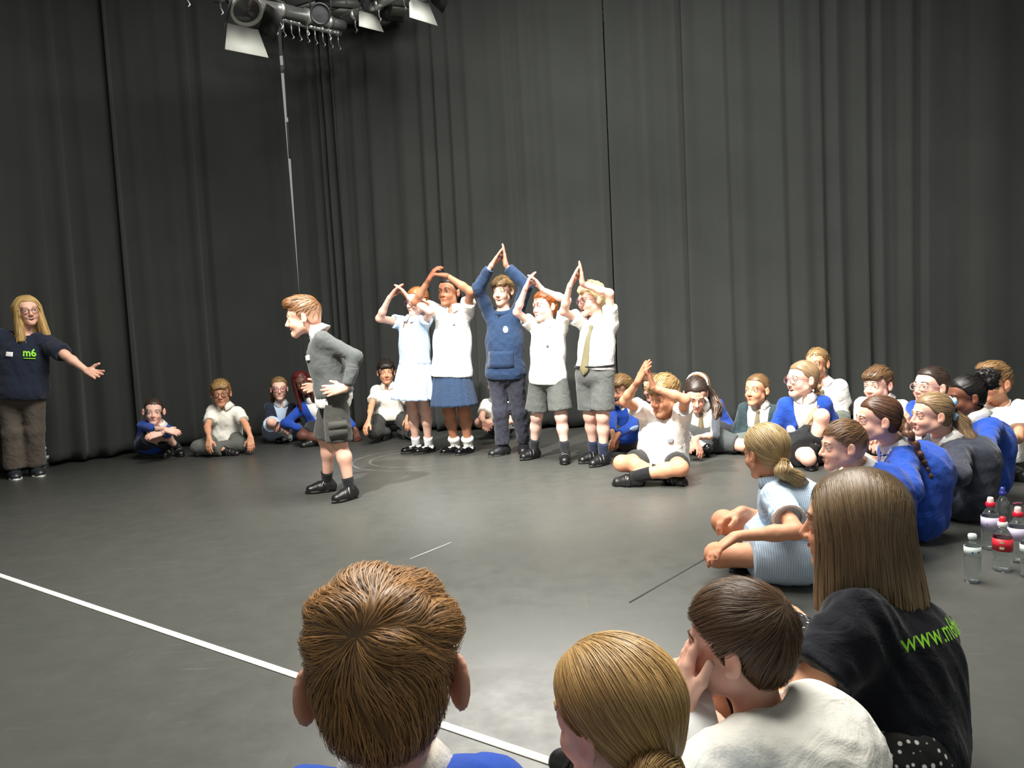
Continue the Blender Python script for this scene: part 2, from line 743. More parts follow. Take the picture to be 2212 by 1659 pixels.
# ------------------------------------------------------------------ body distance field
def head_prims(sd, k, mouth, ears=1.0):
    h = k.hs
    R = k.HR

    def e(c, r, kk=0.02, op='u', Rr=None):
        sd.ell(hp(k, *c), np.array(r) * h, R if Rr is None else Rr, kk * h, op)

    def c(a, b, ra, rb, kk=0.015, op='u'):
        sd.cone(hp(k, *a), hp(k, *b), ra * h, rb * h, kk * h, None, 1, op)

    e((0, -.016, .034), (.072, .090, .073))
    e((0, .032, .034), (.056, .044, .046), .012)
    e((0, .030, -.028), (.050, .052, .060), .016)
    for s in (1, -1):
        c((s * .037, .0, -.050), (s * .011, .060, -.088), .022, .016, .025)
        e((s * .031, .053, -.034), (.020, .024, .019), .022)
    e((0, .064, -.090), (.018, .015, .014), .015)
    c((-.034, .074, .019), (.034, .074, .019), .008, .008, .018)
    for s in (1, -1):
        e((s * .031, .090, .001), (.016, .017, .012), .012, 's')
    c((0, .080, .006), (0, .098, -.028), .006, .0095, .010)
    for s in (1, -1):
        e((s * .010, .088, -.033), (.0075, .009, .007), .006)
        e((s * .031, .0665, .0062), (.0150, .0135, .0105), .003)
        e((s * .031, .0655, -.0070), (.0145, .0130, .0090), .003)
    if mouth == 'open':
        c((-.019, .076, -.055), (.019, .076, -.055), .0055, .0055, .008)
        c((-.015, .074, -.076), (.015, .074, -.076), .007, .007, .010)
        e((0, .084, -.0635), (.019, .020, .0085), .004, 's')
    else:
        c((-.020, .076, -.056), (0, .0845, -.0555), .004, .0058, .006)
        c((.020, .076, -.056), (0, .0845, -.0555), .004, .0058, .006)
        c((-.016, .076, -.0655), (.016, .076, -.0655), .0062, .0062, .007)
        e((0, .090, -.0608), (.020, .010, .0016), .003, 's')
    for s in (1, -1):
        a = math.radians(18 + (ears - 1) * 130) * s
        ez = 1 + (ears - 1) * 1.2
        Re = R @ np.array([[math.cos(a), -math.sin(a), 0], [math.sin(a), math.cos(a), 0], [0, 0, 1]])
        e((s * .077 * ears, -.014, -.006), (.0068 * ez, .018 * ez, .030 * ez), .006, 'u', Re)
        e((s * .0845 * ears, -.008, -.001), (.0062, .0105, .0195), .003, 's', Re)
        e((s * .0775 * ears, -.004, -.024), (.006, .009, .010), .005, 'u', Re)
    sd.cone(hp(k, 0, -.022, -.045), k.N + k.T * 0.0, .042 * h, .046 * k.s * k.g ** .5, 0.03)


def torso_prims(sd, k, off=0.0, kk=0.05, lower=True):
    s, g = k.s, k.g
    if lower:
        sd.cone(k.P + k.l * .045 * s, k.P - k.l * .045 * s, .079 * s * g + off, .079 * s * g + off, kk)
    sd.cone(k.P + k.T * .02, k.S, .079 * s * g + off, .073 * s * g + off, kk, k.l, 1.22)
    sd.cone(k.S, k.N - k.T * .105 * s, .074 * s * g + off, .074 * s * g ** .7 + off, kk, k.ls, 1.34)
    for sg in (1, -1):
        S0 = k.arm[sg][0]
        sd.cone(k.N - k.T * .052 * s, S0, .044 * s + off, .036 * s * g ** .5 + off, 0.04)
        sd.cone(k.N - k.T * .13 * s, S0 - k.T * .06 * s - k.ls * sg * .04 * s, .06 * s + off, .038 * s + off, 0.05)


def arm_prims(sd, k, off=0.0):
    s = k.s * k.g ** .5
    for sg in (1, -1):
        S0, E, W = k.arm[sg]
        sd.cone(S0, E, .035 * s + off, .0285 * s + off, .03)
        M = E + (W - E) * .35
        sd.cone(E, M, .028 * s + off, .0275 * s + off, .02)
        sd.cone(M, W, .0275 * s + off, .0185 * s + off, .02)


def leg_prims(sd, k, off=0.0):
    s = k.s * k.g ** .5
    for sg in (1, -1):
        Hp, K, A = k.leg[sg]
        sd.cone(Hp, K, .064 * s + off, .042 * s + off, .04)
        d = unit(A - K)
        th = unit(K - Hp)
        fr = unit(th - d * th.dot(d)) if np.linalg.norm(th - d * th.dot(d)) > .05 else k.f
        M = K + (A - K) * .33 - fr * .012 * s
        sd.sph(K + fr * .006 * s, .040 * s + off, .03)
        sd.cone(K, M, .038 * s + off, .041 * s + off, .03)
        sd.cone(M, A, .041 * s + off, .026 * s + off, .03)


def hand_prims(sd, W, d, n, side, hl, curl=0.3, spread=0.12, thumb=0.7, bend=0.0):
    d = unit(d)
    n = unit(n - d * np.dot(n, d))
    t = np.cross(d, n) * (1 if side < 0 else -1)
    lat = (.150, .052, -.048, -.140)
    plen = (.50, .52, .50, .46)
    flen = (.40, .45, .41, .32)
    for i in range(4):
        K = W + d * plen[i] * hl + t * lat[i] * hl
        sd.cone(W + t * lat[i] * .55 * hl + d * .06 * hl, K, .085 * hl, .066 * hl, .010)
        ang = bend
        p = K
        fd = unit(d + t * spread * (1.5 - i) * .5)
        c = curl if np.isscalar(curl) else curl[i]
        r = .063 * hl * (1.0, 1.02, .97, .86)[i]
        for j, fr in enumerate((.44, .31, .25)):
            ang += c * (.8, 1.1, .7)[j]
            v = fd * math.cos(ang) + n * math.sin(ang)
            q = p + v * flen[i] * fr * hl
            sd.cone(p, q, r, r * .88, .004)
            r *= .9
            p = q
    b = W + d * .16 * hl + t * .13 * hl + n * .03 * hl
    v = unit(d * .75 + t * thumb + n * .28)
    m = b + v * .24 * hl
    v2 = unit(v + d * .35 + n * .1 - t * .1)
    sd.cone(W + d * .1 * hl, m, .085 * hl, .066 * hl, .012)
    sd.cone(m, m + v2 * .22 * hl, .066 * hl, .052 * hl, .006)


def spot(V, c, r):
    return np.clip(1 - np.linalg.norm(V - c, axis=1) / r, 0, 1) ** 1.0


def build_body(k, root, skin, mouth, hands, vb, vh, vf, ears, lips, hair_col):
    sd = Sdf()
    torso_prims(sd, k, -0.004)
    arm_prims(sd, k)
    leg_prims(sd, k)
    s = k.s
    for sg in (1, -1):
        A = k.leg[sg][2]
        td, up = k.foot[sg]
        sd.cone(A - up * .03 * s, A + td * .09 * s - up * .045 * s, .028 * s, .02 * s, .02)
    head_prims(sd, k, mouth, ears)
    spheres = [(k.Hc, .152 * k.hs, vh)]
    kh = {}
    for sg in (1, -1):
        W = k.arm[sg][2]
        d, n, curl, spread, thumb = hands[sg]
        hl = .150 * s * k.hsz
        hand_prims(sd, W, d, n, sg, hl, curl, spread, thumb)
        c = W + unit(d) * hl * .52
        spheres.append((c, hl * .74, vf))
        kh[sg] = (c, hl)
    V, Q = polygonize(sd, vb)
    m = np.ones(len(V), bool)
    for c, r, v in spheres:
        m &= np.linalg.norm(V - c, axis=1) > r - vb * 2.1
    parts = [cut(V, Q, m)]
    for c, r, v in spheres:
        V2, Q2 = polygonize(sd, v, lambda C, br: np.linalg.norm(C - c, axis=1) < r + br)
        parts.append(cut(V2, Q2, np.linalg.norm(V2 - c, axis=1) < r))
    Vs, Qs, o = [], [], 0
    for a, q in parts:
        Vs.append(a)
        Qs.append(q + o)
        o += len(a)
    V, Q = np.concatenate(Vs), np.concatenate(Qs)
    # colour
    base = lin(skin)
    col = np.tile(base, (len(V), 1))
    mott = 1 + .05 * np.sin(V @ np.array([70, 55, 62.]) + np.sin(V @ np.array([31, -47, 53.])) * 2)
    col *= mott[:, None]
    red = base * np.array([1.06, .68, .62])
    dark = base.mean() < .12
    lc = (V - k.Hc) @ k.HR / k.hs

    def mixc(w, c):
        nonlocal col
        w = np.clip(w, 0, 1)[:, None]
        col = col * (1 - w) + np.asarray(c) * w
    for sx in (1, -1):
        mixc(.55 * spot(lc, np.array([sx * .038, .068, -.032]), .035), red)
        mixc(.6 * spot(lc, np.array([sx * .080, -.012, -.005]), .03), red)
        K = k.leg[sx][1]
        mixc(.6 * spot(V, K, .075 * s), red)
        mixc(.35 * spot(V, k.arm[sx][1], .06 * s), red)
        mixc(.4 * spot(V, kh[sx][0] + unit(hands[sx][0]) * kh[sx][1] * .3, kh[sx][1] * .5), red)
        mixc(1.3 * (1 - np.clip(np.abs((lc - np.array([sx * .031, .075, .012])) / np.array([.021, .02, .0045])).max(1), 0, 1)), base * .62)
    mixc(.5 * spot(lc, np.array([0, .095, -.03]), .022), red)
    lip = lin(lips)
    q = (lc - np.array([0, .08, -.061])) / np.array([.024, .022, .0125 if mouth != 'open' else .018])
    mixc(1.6 * (1 - np.clip(np.linalg.norm(q, axis=1), 0, 1)), lip)
    if mouth == 'open':
        q = (lc - np.array([0, .072, -.0645])) / np.array([.0185, .018, .0085])
        mixc(3 * (1 - np.clip(np.linalg.norm(q, axis=1), 0, 1)), lin((70, 25, 25)))
    me = mesh_np('body', V - k.B, Q, SKIN, col)
    obj('body', me, root)
    if mouth == 'open':
        mb = MB()
        P = [hp(k, x, .0765 - abs(x) * .35, -.0585) for x in np.linspace(-.015, .015, 6)]
        mb.tube(P, .0032 * k.hs, 6)
        obj('teeth', mb.mesh('teeth', plain((235, 228, 215), .3, name='tooth enamel'), k.B, True), root)
    return sd


_eye = {}


def eyes_and_brows(k, root, iris, brow):
    key = tuple(iris)
    if key not in _eye:
        nu, nv = 14, 12
        V, C = [], []
        for i in range(nv + 1):
            a = math.pi * i / nv
            for j in range(nu):
                b = 2 * math.pi * j / nu
                V.append((math.sin(a) * math.cos(b), math.cos(a), math.sin(a) * math.sin(b)))
                ang = a
                C.append(lin((18, 14, 14)) if ang < .24 else lin(iris) if ang < .55 else lin((228, 222, 215)))
        Q = [[i * nu + j, i * nu + (j + 1) % nu, (i + 1) * nu + (j + 1) % nu, (i + 1) * nu + j] for i in range(nv) for j in range(nu)]
        _eye[key] = mesh_np('eye', np.array(V), np.array(Q), EYEM, np.array(C))
    for s in (1, -1):
        o = obj('eye', _eye[key], root)
        c = hp(k, s * .031, .0665, .0005) - k.B
        M = Matrix.Identity(4)
        for a in range(3):
            for b in range(3):
                M[a][b] = k.HR[a, b] * .0126 * k.hs
            M[a][3] = c[a]
        o.matrix_local = M
        mb = MB()
        P = [hp(k, s * .015, .0830, .0250), hp(k, s * .026, .0825, .0270), hp(k, s * .038, .0765, .0265), hp(k, s * .050, .066, .0205)]
        mb.tube(P, np.array([.0020, .0028, .0025, .0012]) * k.hs, 6)
        obj('eyebrow', mb.mesh('eyebrow', plain(brow, .8, name='eyebrow hair'), k.B, True), root)


def spectacles(k, root, col, round_=False):
    mb = MB()
    h = k.hs
    for s in (1, -1):
        P = []
        for a in np.linspace(0, 2 * math.pi, 21):
            ca, sa = math.cos(a), math.sin(a)
            if not round_:
                ca = math.copysign(abs(ca) ** .7, ca)
                sa = math.copysign(abs(sa) ** .7, sa)
            x = s * .033 + .024 * ca
            P.append(hp(k, x, .094 - (abs(x) / .057) ** 2 * .010, -.002 + .0185 * sa))
        mb.tube(P, .0018 * h, 6)
        mb.tube([hp(k, s * .057, .084, .006), hp(k, s * .070, .060, .006), hp(k, s * .076, .0, .006), hp(k, s * .077, -.02, -.004)], .0017 * h, 6)
    mb.tube([hp(k, -.010, .095, .003), hp(k, 0, .098, .005), hp(k, .010, .095, .003)], .0018 * h, 6)
    fr = obj('glasses', mb.mesh('glasses', plain(col, .35, name='spectacle frame'), k.B, True), root)
    for s in (1, -1):
        mb = MB()
        c = hp(k, s * .033, .0905, -.002)
        ring = []
        for a in np.linspace(0, 2 * math.pi, 20, endpoint=False):
            x = s * .033 + .023 * math.cos(a)
            ring.append(hp(k, x, .093 - (abs(x) / .057) ** 2 * .010, -.002 + .0175 * math.sin(a)))
        V = ring + [c + k.HR[:, 1] * .003 * h]
        mb.add(V, None, [[j, (j + 1) % 20, 20] for j in range(20)])
        obj('lens', mb.mesh('lens', LENS, k.B, True), fr)


def lens_mat():
    m, nt, b = new_mat('spectacle lens')
    g = nt.nodes.new('ShaderNodeBsdfGlossy')
    g.inputs['Roughness'].default_value = .05
    t = nt.nodes.new('ShaderNodeBsdfTransparent')
    fr = nt.nodes.new('ShaderNodeFresnel')
    fr.inputs['IOR'].default_value = 1.35
    mx = nt.nodes.new('ShaderNodeMixShader')
    nt.links.new(fr.outputs[0], mx.inputs[0])
    nt.links.new(t.outputs[0], mx.inputs[1])
    nt.links.new(g.outputs[0], mx.inputs[2])
    nt.links.new(mx.outputs[0], nt.nodes['Material Output'].inputs['Surface'])
    return m


LENS = lens_mat()

# ------------------------------------------------------------------ hair
_HA = np.radians([0, 30, 50, 66, 80, 92, 108, 130, 180])
_HZ = {'boy': np.array([.062, .062, .050, .020, -.008, .014, -.030, -.058, -.072]),
       'girl': np.array([.064, .064, .050, .022, .006, .012, -.028, -.055, -.066])}


def hairline(k, which, lift=0.0):
    z = _HZ[which] + lift
    R = k.HR.astype(np.float32)
    c = k.Hc.astype(np.float32)

    def f(p):
        q = (p - c) @ R / k.hs
        a = np.abs(np.arctan2(q[..., 0], q[..., 1] + .01))
        zm = np.interp(a, _HA, z).astype(np.float32)
        return (zm - q[..., 2]) * .62 * k.hs
    return f


def strands(k, sd, V, flow, n, length, width, col, K=6, lift=.0015, var=.35, seed=1, tip=None, wave=0.0, topw=0.0, tipz=None):
    """fine locks of hair that follow the surface of the hair mass"""
    r = np.random.default_rng(seed)
    if topw:
        zt = ((V - k.Hc) @ k.HR[:, 2]) / k.hs
        w_ = np.where(zt > .02, topw, 1.0) * np.where(zt < -.12, .25, 1.0)
        P = V[r.choice(len(V), n, p=w_ / w_.sum())].astype(np.float32)
    else:
        P = V[r.integers(0, len(V), n)].astype(np.float32)
    ln = length * r.uniform(.55, 1.15, n)
    offs = r.uniform(-.0004, lift * 2 + .0012, n).astype(np.float32)
    path = [P]
    N = sd.grad(P)
    for i in range(K - 1):
        lc = (P - k.Hc) @ k.HR / k.hs
        v = flow(lc) @ k.HR.T
        v = v - N * (v * N).sum(1)[:, None] * .9
        v /= np.linalg.norm(v, axis=1)[:, None] + 1e-9
        if wave:
            side = np.cross(N, v)
            v = v + side * (wave * np.sin(i * 1.3 + r.uniform(0, 6.28, n)))[:, None]
        P = P + v * (ln / (K - 1))[:, None]
        d = sd(P)
        N = sd.grad(P)
        t = i / (K - 2 + 1e-9)
        P = P - N * np.clip(d - offs * (.4 + .6 * t), -.02, .02)[:, None]
        path.append(P.astype(np.float32))
    path = np.stack(path, 1)
    tang = np.gradient(path, axis=1)
    tang /= np.linalg.norm(tang, axis=2)[..., None] + 1e-9
    Nn = np.repeat(N[:, None], K, 1)
    Bn = np.cross(tang, Nn)
    Bn /= np.linalg.norm(Bn, axis=2)[..., None] + 1e-9
    w = width * r.uniform(.6, 1.3, n)[:, None] * np.sin(np.linspace(.25, 1, K) * math.pi * .93)[None] ** .7
    ring = []
    for a, b_ in ((0, 1.0), (1, -.3), (-1, -.3)):
        ring.append(path + (Bn * a + Nn * b_ * .6) * w[..., None])
    Vv = np.stack(ring, 2).reshape(-1, 3)
    idx = np.arange(n * K * 3).reshape(n, K, 3)
    Qs = []
    for j, j2 in ((2, 0), (0, 1)):
        Qs.append(np.stack([idx[:, :-1, j], idx[:, :-1, j2], idx[:, 1:, j2], idx[:, 1:, j]], -1).reshape(-1, 4))
    c = np.asarray(col)[None] * (1 + var * r.uniform(-1, 1, n))[:, None]
    c = np.repeat(c[:, None], K, 1)
    if tip is not None and tipz is not None:
        zz = ((path - k.Hc) @ k.HR[:, 2]) / k.hs
        t = np.clip((tipz[0] - zz) / (tipz[0] - tipz[1]), 0, 1)[..., None]
        t = t * r.uniform(.5, 1.0, n)[:, None, None]
        c = c * (1 - t) + np.asarray(tip) * t
    elif tip is not None:
        t = np.linspace(0, 1, K)[None, :, None] ** 1.5
        c = c * (1 - t) + np.asarray(tip) * (1 + var * r.uniform(-1, 1, n))[:, None, None] * t
    c = np.repeat(c[:, :, None], 3, 2).reshape(-1, 3)
    return Vv, np.concatenate(Qs), c


def flow_crown(cx=.008, cy=-.075, cz=.075, fwd=.0):
    c = np.array([cx, cy, cz])

    def f(p):
        v = p - c
        v = v / (np.linalg.norm(v, axis=1)[:, None] + 1e-9)
        v[:, 1] += fwd * (p[:, 2] > .03)
        v[:, 0] += .25 * np.sin(p[:, 1] * 60)
        return v
    return f


def flow_to(pt, side=0.0):
    c = np.array(pt)

    def f(p):
        v = c - p
        return v / (np.linalg.norm(v, axis=1)[:, None] + 1e-9)
    return f


def flow_down(part=0.0):
    def f(p):
        v = np.zeros_like(p)
        v[:, 0] = np.sign(p[:, 0] - part) * np.clip(p[:, 2] + .0, 0, .1) * 12
        v[:, 1] = -np.clip(p[:, 2], 0, .1) * 3
        v[:, 2] = -1
        return v
    return f


def hair_mesh(k, root, sd, vox, col, flow, n, length, width, seed=1, name='hair', cap=.8, fade=None, skin=None, **kw):
    V, Q = polygonize(sd, vox)
    c = lin(col)
    N = vnormals(V, Q)
    lc = (V - k.Hc) @ k.HR / k.hs
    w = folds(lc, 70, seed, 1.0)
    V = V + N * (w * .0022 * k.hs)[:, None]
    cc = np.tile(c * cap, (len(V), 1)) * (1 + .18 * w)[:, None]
    keepv = V
    if fade is not None:
        t = np.clip((lc[:, 2] - fade[0]) / (fade[1] - fade[0]), 0, 1)[:, None]
        sk_ = lin(skin) * .62 + c * .25
        cc = cc * t + sk_ * (1 - t)
        keepv = V[lc[:, 2] > fade[0] + .5 * (fade[1] - fade[0])]
    Vs, Qs, Cs = [V], [Q], [cc]
    if n:
        v, q, c2 = strands(k, sd, keepv, flow, n, length * k.hs, width, c, seed=seed, **kw)
        Vs.append(v)
        Qs.append(q + len(V))
        Cs.append(c2)
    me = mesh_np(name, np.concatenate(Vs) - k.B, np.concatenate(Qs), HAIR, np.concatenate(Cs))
    return obj(name, me, root)


def cap_sdf(k, which='boy', th=.010, top=.014, lift=0.0, back=.012):
    sd = Sdf()
    h = k.hs
    sd.ell(hp(k, 0, -.018, .036), np.array([.0725 + th, .091 + back, .074 + top]) * h, k.HR, .01 * h)
    sd.ell(hp(k, 0, -.046, -.018), np.array([.056 + th * .7, .052 + back * .6, .058]) * h, k.HR, .02 * h)
    sd.fn(hairline(k, which, lift), 'i', .012 * h, k.Hc, .25 * h)
    return sd


def ring_band(k, root, a, d, r, col, name='hair_tie', w=.006):
    mb = MB()
    R = frame_z(d)
    P = [a + R @ np.array([math.cos(t) * r, math.sin(t) * r, 0]) for t in np.linspace(0, 2 * math.pi, 17)]
    mb.tube(P, w, 8)
    return obj(name, mb.mesh(name, cloth(col), k.B, True), root)


def make_hair(k, root, spec, skin, q):
    """q: detail factor (1 = far away)"""
    st = spec['style']
    col = spec['col']
    h = k.hs
    vox = (.0068 if q == 1 else .0062 if q == 2 else .0046) * h
    n = int(spec.get('n', 150 * q))
    wd = spec.get('w', .0030 / q ** .5) * h
    seed = spec.get('seed', 1)
    if st in ('short', 'fringe', 'buzz', 'messy', 'quiff'):
        if st == 'buzz':
            sd = cap_sdf(k, 'boy', .004, .007, spec.get('lift', 0), .004)
            hair_mesh(k, root, sd, vox, col, flow_crown(), n, .02, wd * .7, seed, fade=spec.get('fade', (-.075, .0)), skin=skin, lift=.0008)
            return
        th, top = spec.get('th', .009), spec.get('top', .016)
        sd = cap_sdf(k, 'boy', th, top, spec.get('lift', 0), spec.get('back', .010))
        if st == 'fringe':
            x0 = spec.get('fx', 0)
            sd.ell(hp(k, x0, .050, .066), np.array([.062, .040, .026]) * h, k.HR, .02 * h)
            sd.ell(hp(k, x0 - .02, .068, .050), np.array([.036, .018, .022]) * h, k.HR, .014 * h)
            sd.ell(hp(k, x0 + .022, .066, .052), np.array([.034, .018, .020]) * h, k.HR, .014 * h)
        if st == 'quiff':
            sd.ell(hp(k, 0, .050, .088), np.array([.056, .040, .026]) * h, k.HR, .03 * h)
            sd.ell(hp(k, 0, .030, .098), np.array([.050, .05, .022]) * h, k.HR, .03 * h)
        if st == 'messy':
            for i in range(16):
                r = np.random.default_rng(seed * 50 + i)
                a, b = r.uniform(0, 6.28), r.uniform(.1, 1.25)
                c = np.array([.076 * math.sin(b) * math.sin(a), -.018 + .096 * math.sin(b) * math.cos(a), .038 + .082 * math.cos(b)])
                if c[2] > .02 and not (c[1] > .05 and c[2] < .05):
                    sd.ell(hp(k, *(c * np.array([.94, .95, .95]))), np.array([.024, .026, .017]) * h, k.HR, .02 * h)
        hair_mesh(k, root, sd, vox, col, flow_crown(fwd=spec.get('fwd', .5), cx=spec.get('cx', .008)), n, spec.get('len', .055), wd, seed, fade=spec.get('fade'), skin=skin,
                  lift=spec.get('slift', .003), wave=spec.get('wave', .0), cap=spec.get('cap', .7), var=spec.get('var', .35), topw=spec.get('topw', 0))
        return
    if st in ('pony', 'braid', 'bun', 'puff', 'tied'):
        th = spec.get('th', .006)
        sd = cap_sdf(k, 'girl', th + .001, th + .004, spec.get('lift', 0), th + .003)
        tp = np.array(spec.get('tie', (0, -.105, .02)))
        if st == 'puff':
            n2 = n
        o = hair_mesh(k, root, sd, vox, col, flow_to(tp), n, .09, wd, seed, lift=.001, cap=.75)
        T0 = hp(k, *tp)
        path = [k.rs(p) if not isinstance(p, np.ndarray) else p for p in spec.get('path', [])]
        path = [T0] + path
        if st == 'pony':
            sd2 = Sdf()
            m = len(path) - 1
            rr = spec.get('r', .028) * h
            for i in range(m):
                a = i / m
                sd2.cone(path[i], path[i + 1], rr * (.75 + .5 * math.sin(a * 2.6)), rr * (.75 + .5 * math.sin((i + 1) / m * 2.6)) * (1 if i < m - 1 else .35), .02 * h)
            ctr = np.array(path)

            def fl_(lc):
                w = lc @ k.HR.T * k.hs + k.Hc
                i = np.argmin(np.linalg.norm(w[:, None] - (ctr[:-1] + ctr[1:])[None] / 2, axis=2), 1)
                d = (ctr[1:] - ctr[:-1])[i]
                return (d / np.linalg.norm(d, axis=1)[:, None]) @ k.HR
            hair_mesh(k, root, sd2, vox, col, fl_, int(n * .6), .09, wd, seed + 3, name='ponytail', lift=.003, tip=spec.get('tip') and lin(spec['tip']))
            ring_band(k, root, T0 + (path[1] - T0) * .12, path[1] - T0, rr * .8, spec.get('band', (60, 45, 40)))
        elif st == 'braid':
            pts = np.array(path)
            seg = np.linalg.norm(np.diff(pts, axis=0), axis=1)
            cum = np.concatenate([[0], np.cumsum(seg)])
            rr = spec.get('r', .020) * h
            stp = rr * 1.05
            m = int(cum[-1] / stp)
            sd2 = Sdf()
            C = []
            t, i = 0.0, -1
            while t < cum[-1]:
                i += 1
                f = 1.0 - .45 * t / cum[-1]
                t += stp * f
                p = np.array([np.interp(t, cum, pts[:, a]) for a in range(3)])
                p2 = np.array([np.interp(t + .01, cum, pts[:, a]) for a in range(3)])
                d = unit(p2 - p)
                sd_ = unit(np.cross(d, k.HR[:, 1] + .3 * Z3))
                sg = 1 if i % 2 else -1
                a_ = unit(d + sd_ * sg * -.75)
                R = np.stack([unit(np.cross(a_, sd_ + d * .1)), a_, np.zeros(3)], 1)
                R[:, 2] = np.cross(R[:, 0], R[:, 1])
                sd2.ell(p + sd_ * sg * rr * .40 * f, np.array([.70, 1.25, .70]) * rr * f, R, .003)
                if i % 1 == 0:
                    C.append(p)
            e = pts[-1]
            sd2.cone(e, e + unit(pts[-1] - pts[-2]) * .05 * h, rr * .45, rr * .15, .004)
            hair_mesh(k, root, sd2, vox * .85, col, flow_down(), 0, .05, wd, seed + 3, name='braid', cap=1.0)
            ring_band(k, root, e, pts[-1] - pts[-2], rr * .45, spec.get('band', (60, 45, 40)), w=.004)
        elif st in ('puff', 'bun'):
            c = np.array(spec.get('bun', (0, -.13, .075)))
            sd2 = Sdf()
            rb = spec.get('r', .055)
            sd2.ell(hp(k, *c), np.array([rb, rb * .85, rb]) * h, k.HR, .01)
            for i in range(26):
                r = np.random.default_rng(i + 5)
                v = unit(r.normal(size=3))
                sd2.sph(hp(k, *(c + v * rb * .82)), rb * .32 * h, .012)
            hair_mesh(k, root, sd2, vox, col, lambda p: np.cross(p - c, np.array([.3, .5, .8])) + (p - c), int(n * 1.2), .03, wd, seed + 2, name='hair_puff', lift=.006, wave=.8)
            ring_band(k, root, hp(k, *(tp * .5 + c * .5)), hp(k, *c) - hp(k, *tp), rb * .62 * h, spec.get('band', (235, 235, 235)), 'hair_tie', .006)
        return o
    if st == 'long':
        sd = cap_sdf(k, 'girl', spec.get('th', .009), .010, spec.get('lift', 0), .012)
        for a, b, ra, rb, u, sc in spec['vol']:
            A = hp(k, *a)
            Bp = hp(k, *b)
            sd.cone(A, Bp, ra * h, rb * h, spec.get('k', .03) * h, None if u is None else k.HR @ np.array(u), sc, 'u', True)
        for c, r in spec.get('cutout', []):
            sd.ell(hp(k, *c), np.array(r) * h, k.HR, .012 * h, 's')
        return hair_mesh(k, root, sd, vox, col, flow_down(spec.get('part', 0.0)), n, spec.get('len', .14), wd, seed, lift=.002, tip=spec.get('tip') and lin(spec['tip']), cap=spec.get('cap', .7), var=spec.get('var', .3), wave=spec.get('wave', 0), topw=spec.get('topw', 2.0), tipz=spec.get('tipz'))


# ------------------------------------------------------------------ clothes
def garment(k, root, name, sd, vox, mat, amp=.004, freq=26, seed=0, hem=None, squash=.35, uvf=None):
    V, Q = polygonize(sd, vox)
    N = vnormals(V, Q)
    d = folds(V - k.B, freq, seed, squash) * amp + folds(V - k.B, freq * 2.2, seed + 5, .6) * amp * .55
    if hem is not None:
        p0, n, w, dep = hem
        t = np.clip((V - p0) @ n / w, 0, 1)
        d = d * np.minimum(t * 2, 1) - dep * (1 - np.clip(t * 1.3, 0, 1))
    V = V + N * d[:, None]
    V[:, 2] = np.maximum(V[:, 2], .003)
    me = mesh_np(name, V - k.B, Q, mat, uv=None if uvf is None else uvf(V))
    return obj(name, me, root)


def top_sdf(k, off, sleeve, hem=.03, neck_r=.055, kk=.06, loose=0.0, vee=None, op_w=None, cuff=.93):
    s, g = k.s, k.g
    sd = Sdf()
    torso_prims(sd, k, off, kk)
    if loose:
        sd.cone(k.P + k.T * .0, k.S + k.T * .03, .080 * s * g + off + loose, .074 * s * g + off + loose * .6, kk, k.l, 1.22)
    sd.plane(k.P - k.T * hem * s, -k.T, .006)
    ga = s * g ** .5
    for sg in (1, -1):
        S0, E, W = k.arm[sg]
        if sleeve is None:
            continue
        if sleeve == 'long':
            sd.cone(S0, E, .038 * ga + off, .031 * ga + off, .03)
            sd.cone(E, E + (W - E) * cuff, .031 * ga + off, .022 * ga + off, .02, None, 1, 'u', True)
        else:
            sd.cone(S0, S0 + (E - S0) * sleeve, .041 * ga + off, .037 * ga + off + .010 * s, .03, None, 1, 'u', True)
    nd = unit(hp(k, 0, -.02, -.05) - k.N)
    if neck_r:
        sd.cone(k.N - nd * .06, k.N + nd * .1, neck_r * s * g ** .5, neck_r * s * g ** .5 + .008, .008, None, 1, 's')
    if vee is not None:
        w0, dep = vee[:2]
        w1 = vee[2] if len(vee) > 2 else 0.0
        N0, ls, ft, T = [x.astype(np.float32) for x in (k.N, k.ls, k.ft, k.T)]

        def f(p):
            q = p - N0
            x, y, z = q @ ls, q @ ft, q @ T
            t = np.clip(-z / (dep * s), 0, 1)
            w = (w0 * (1 - t) + w1 * t) * s
            d = np.abs(x) - w
            if w1 == 0:
                d = np.maximum(d, -z - dep * s)
            return np.maximum(d, .01 - y)
        sd.fn(f, 's', .004, k.N - k.T * .2 * s, .5 * s)
    return sd


def bottom_sdf(k, off, kind, frac=.85, flare=.006, lap=False, waist=.10):
    s, g = k.s, k.g
    ga = s * g ** .5
    sd = Sdf()
    kk = .12 if lap else .012
    sd.cone(k.P + k.l * .05 * s, k.P - k.l * .05 * s, .081 * s * g + off, .081 * s * g + off, .05)
    sd.cone(k.P, k.P + k.T * waist * s, .080 * s * g + off, .075 * s * g + off, .05, k.l, 1.22)
    sd.plane(k.P + k.T * waist * s, k.T, .006)
    for sg in (1, -1):
        Hp, K, A = k.leg[sg]
        if kind == 'shorts':
            sd.cone(Hp, Hp + (K - Hp) * frac, .068 * ga + off, .052 * ga + off + flare, kk, None, 1, 'u', True)
        else:
            sd.cone(Hp, K, .068 * ga + off, .048 * ga + off, kk)
            sd.cone(K, K + (A - K) * .95, .048 * ga + off, .034 * ga + off + flare, .03, None, 1, 'u', True)
    sd.plane((0, 0, .004), (0, 0, -1), .004)
    return sd


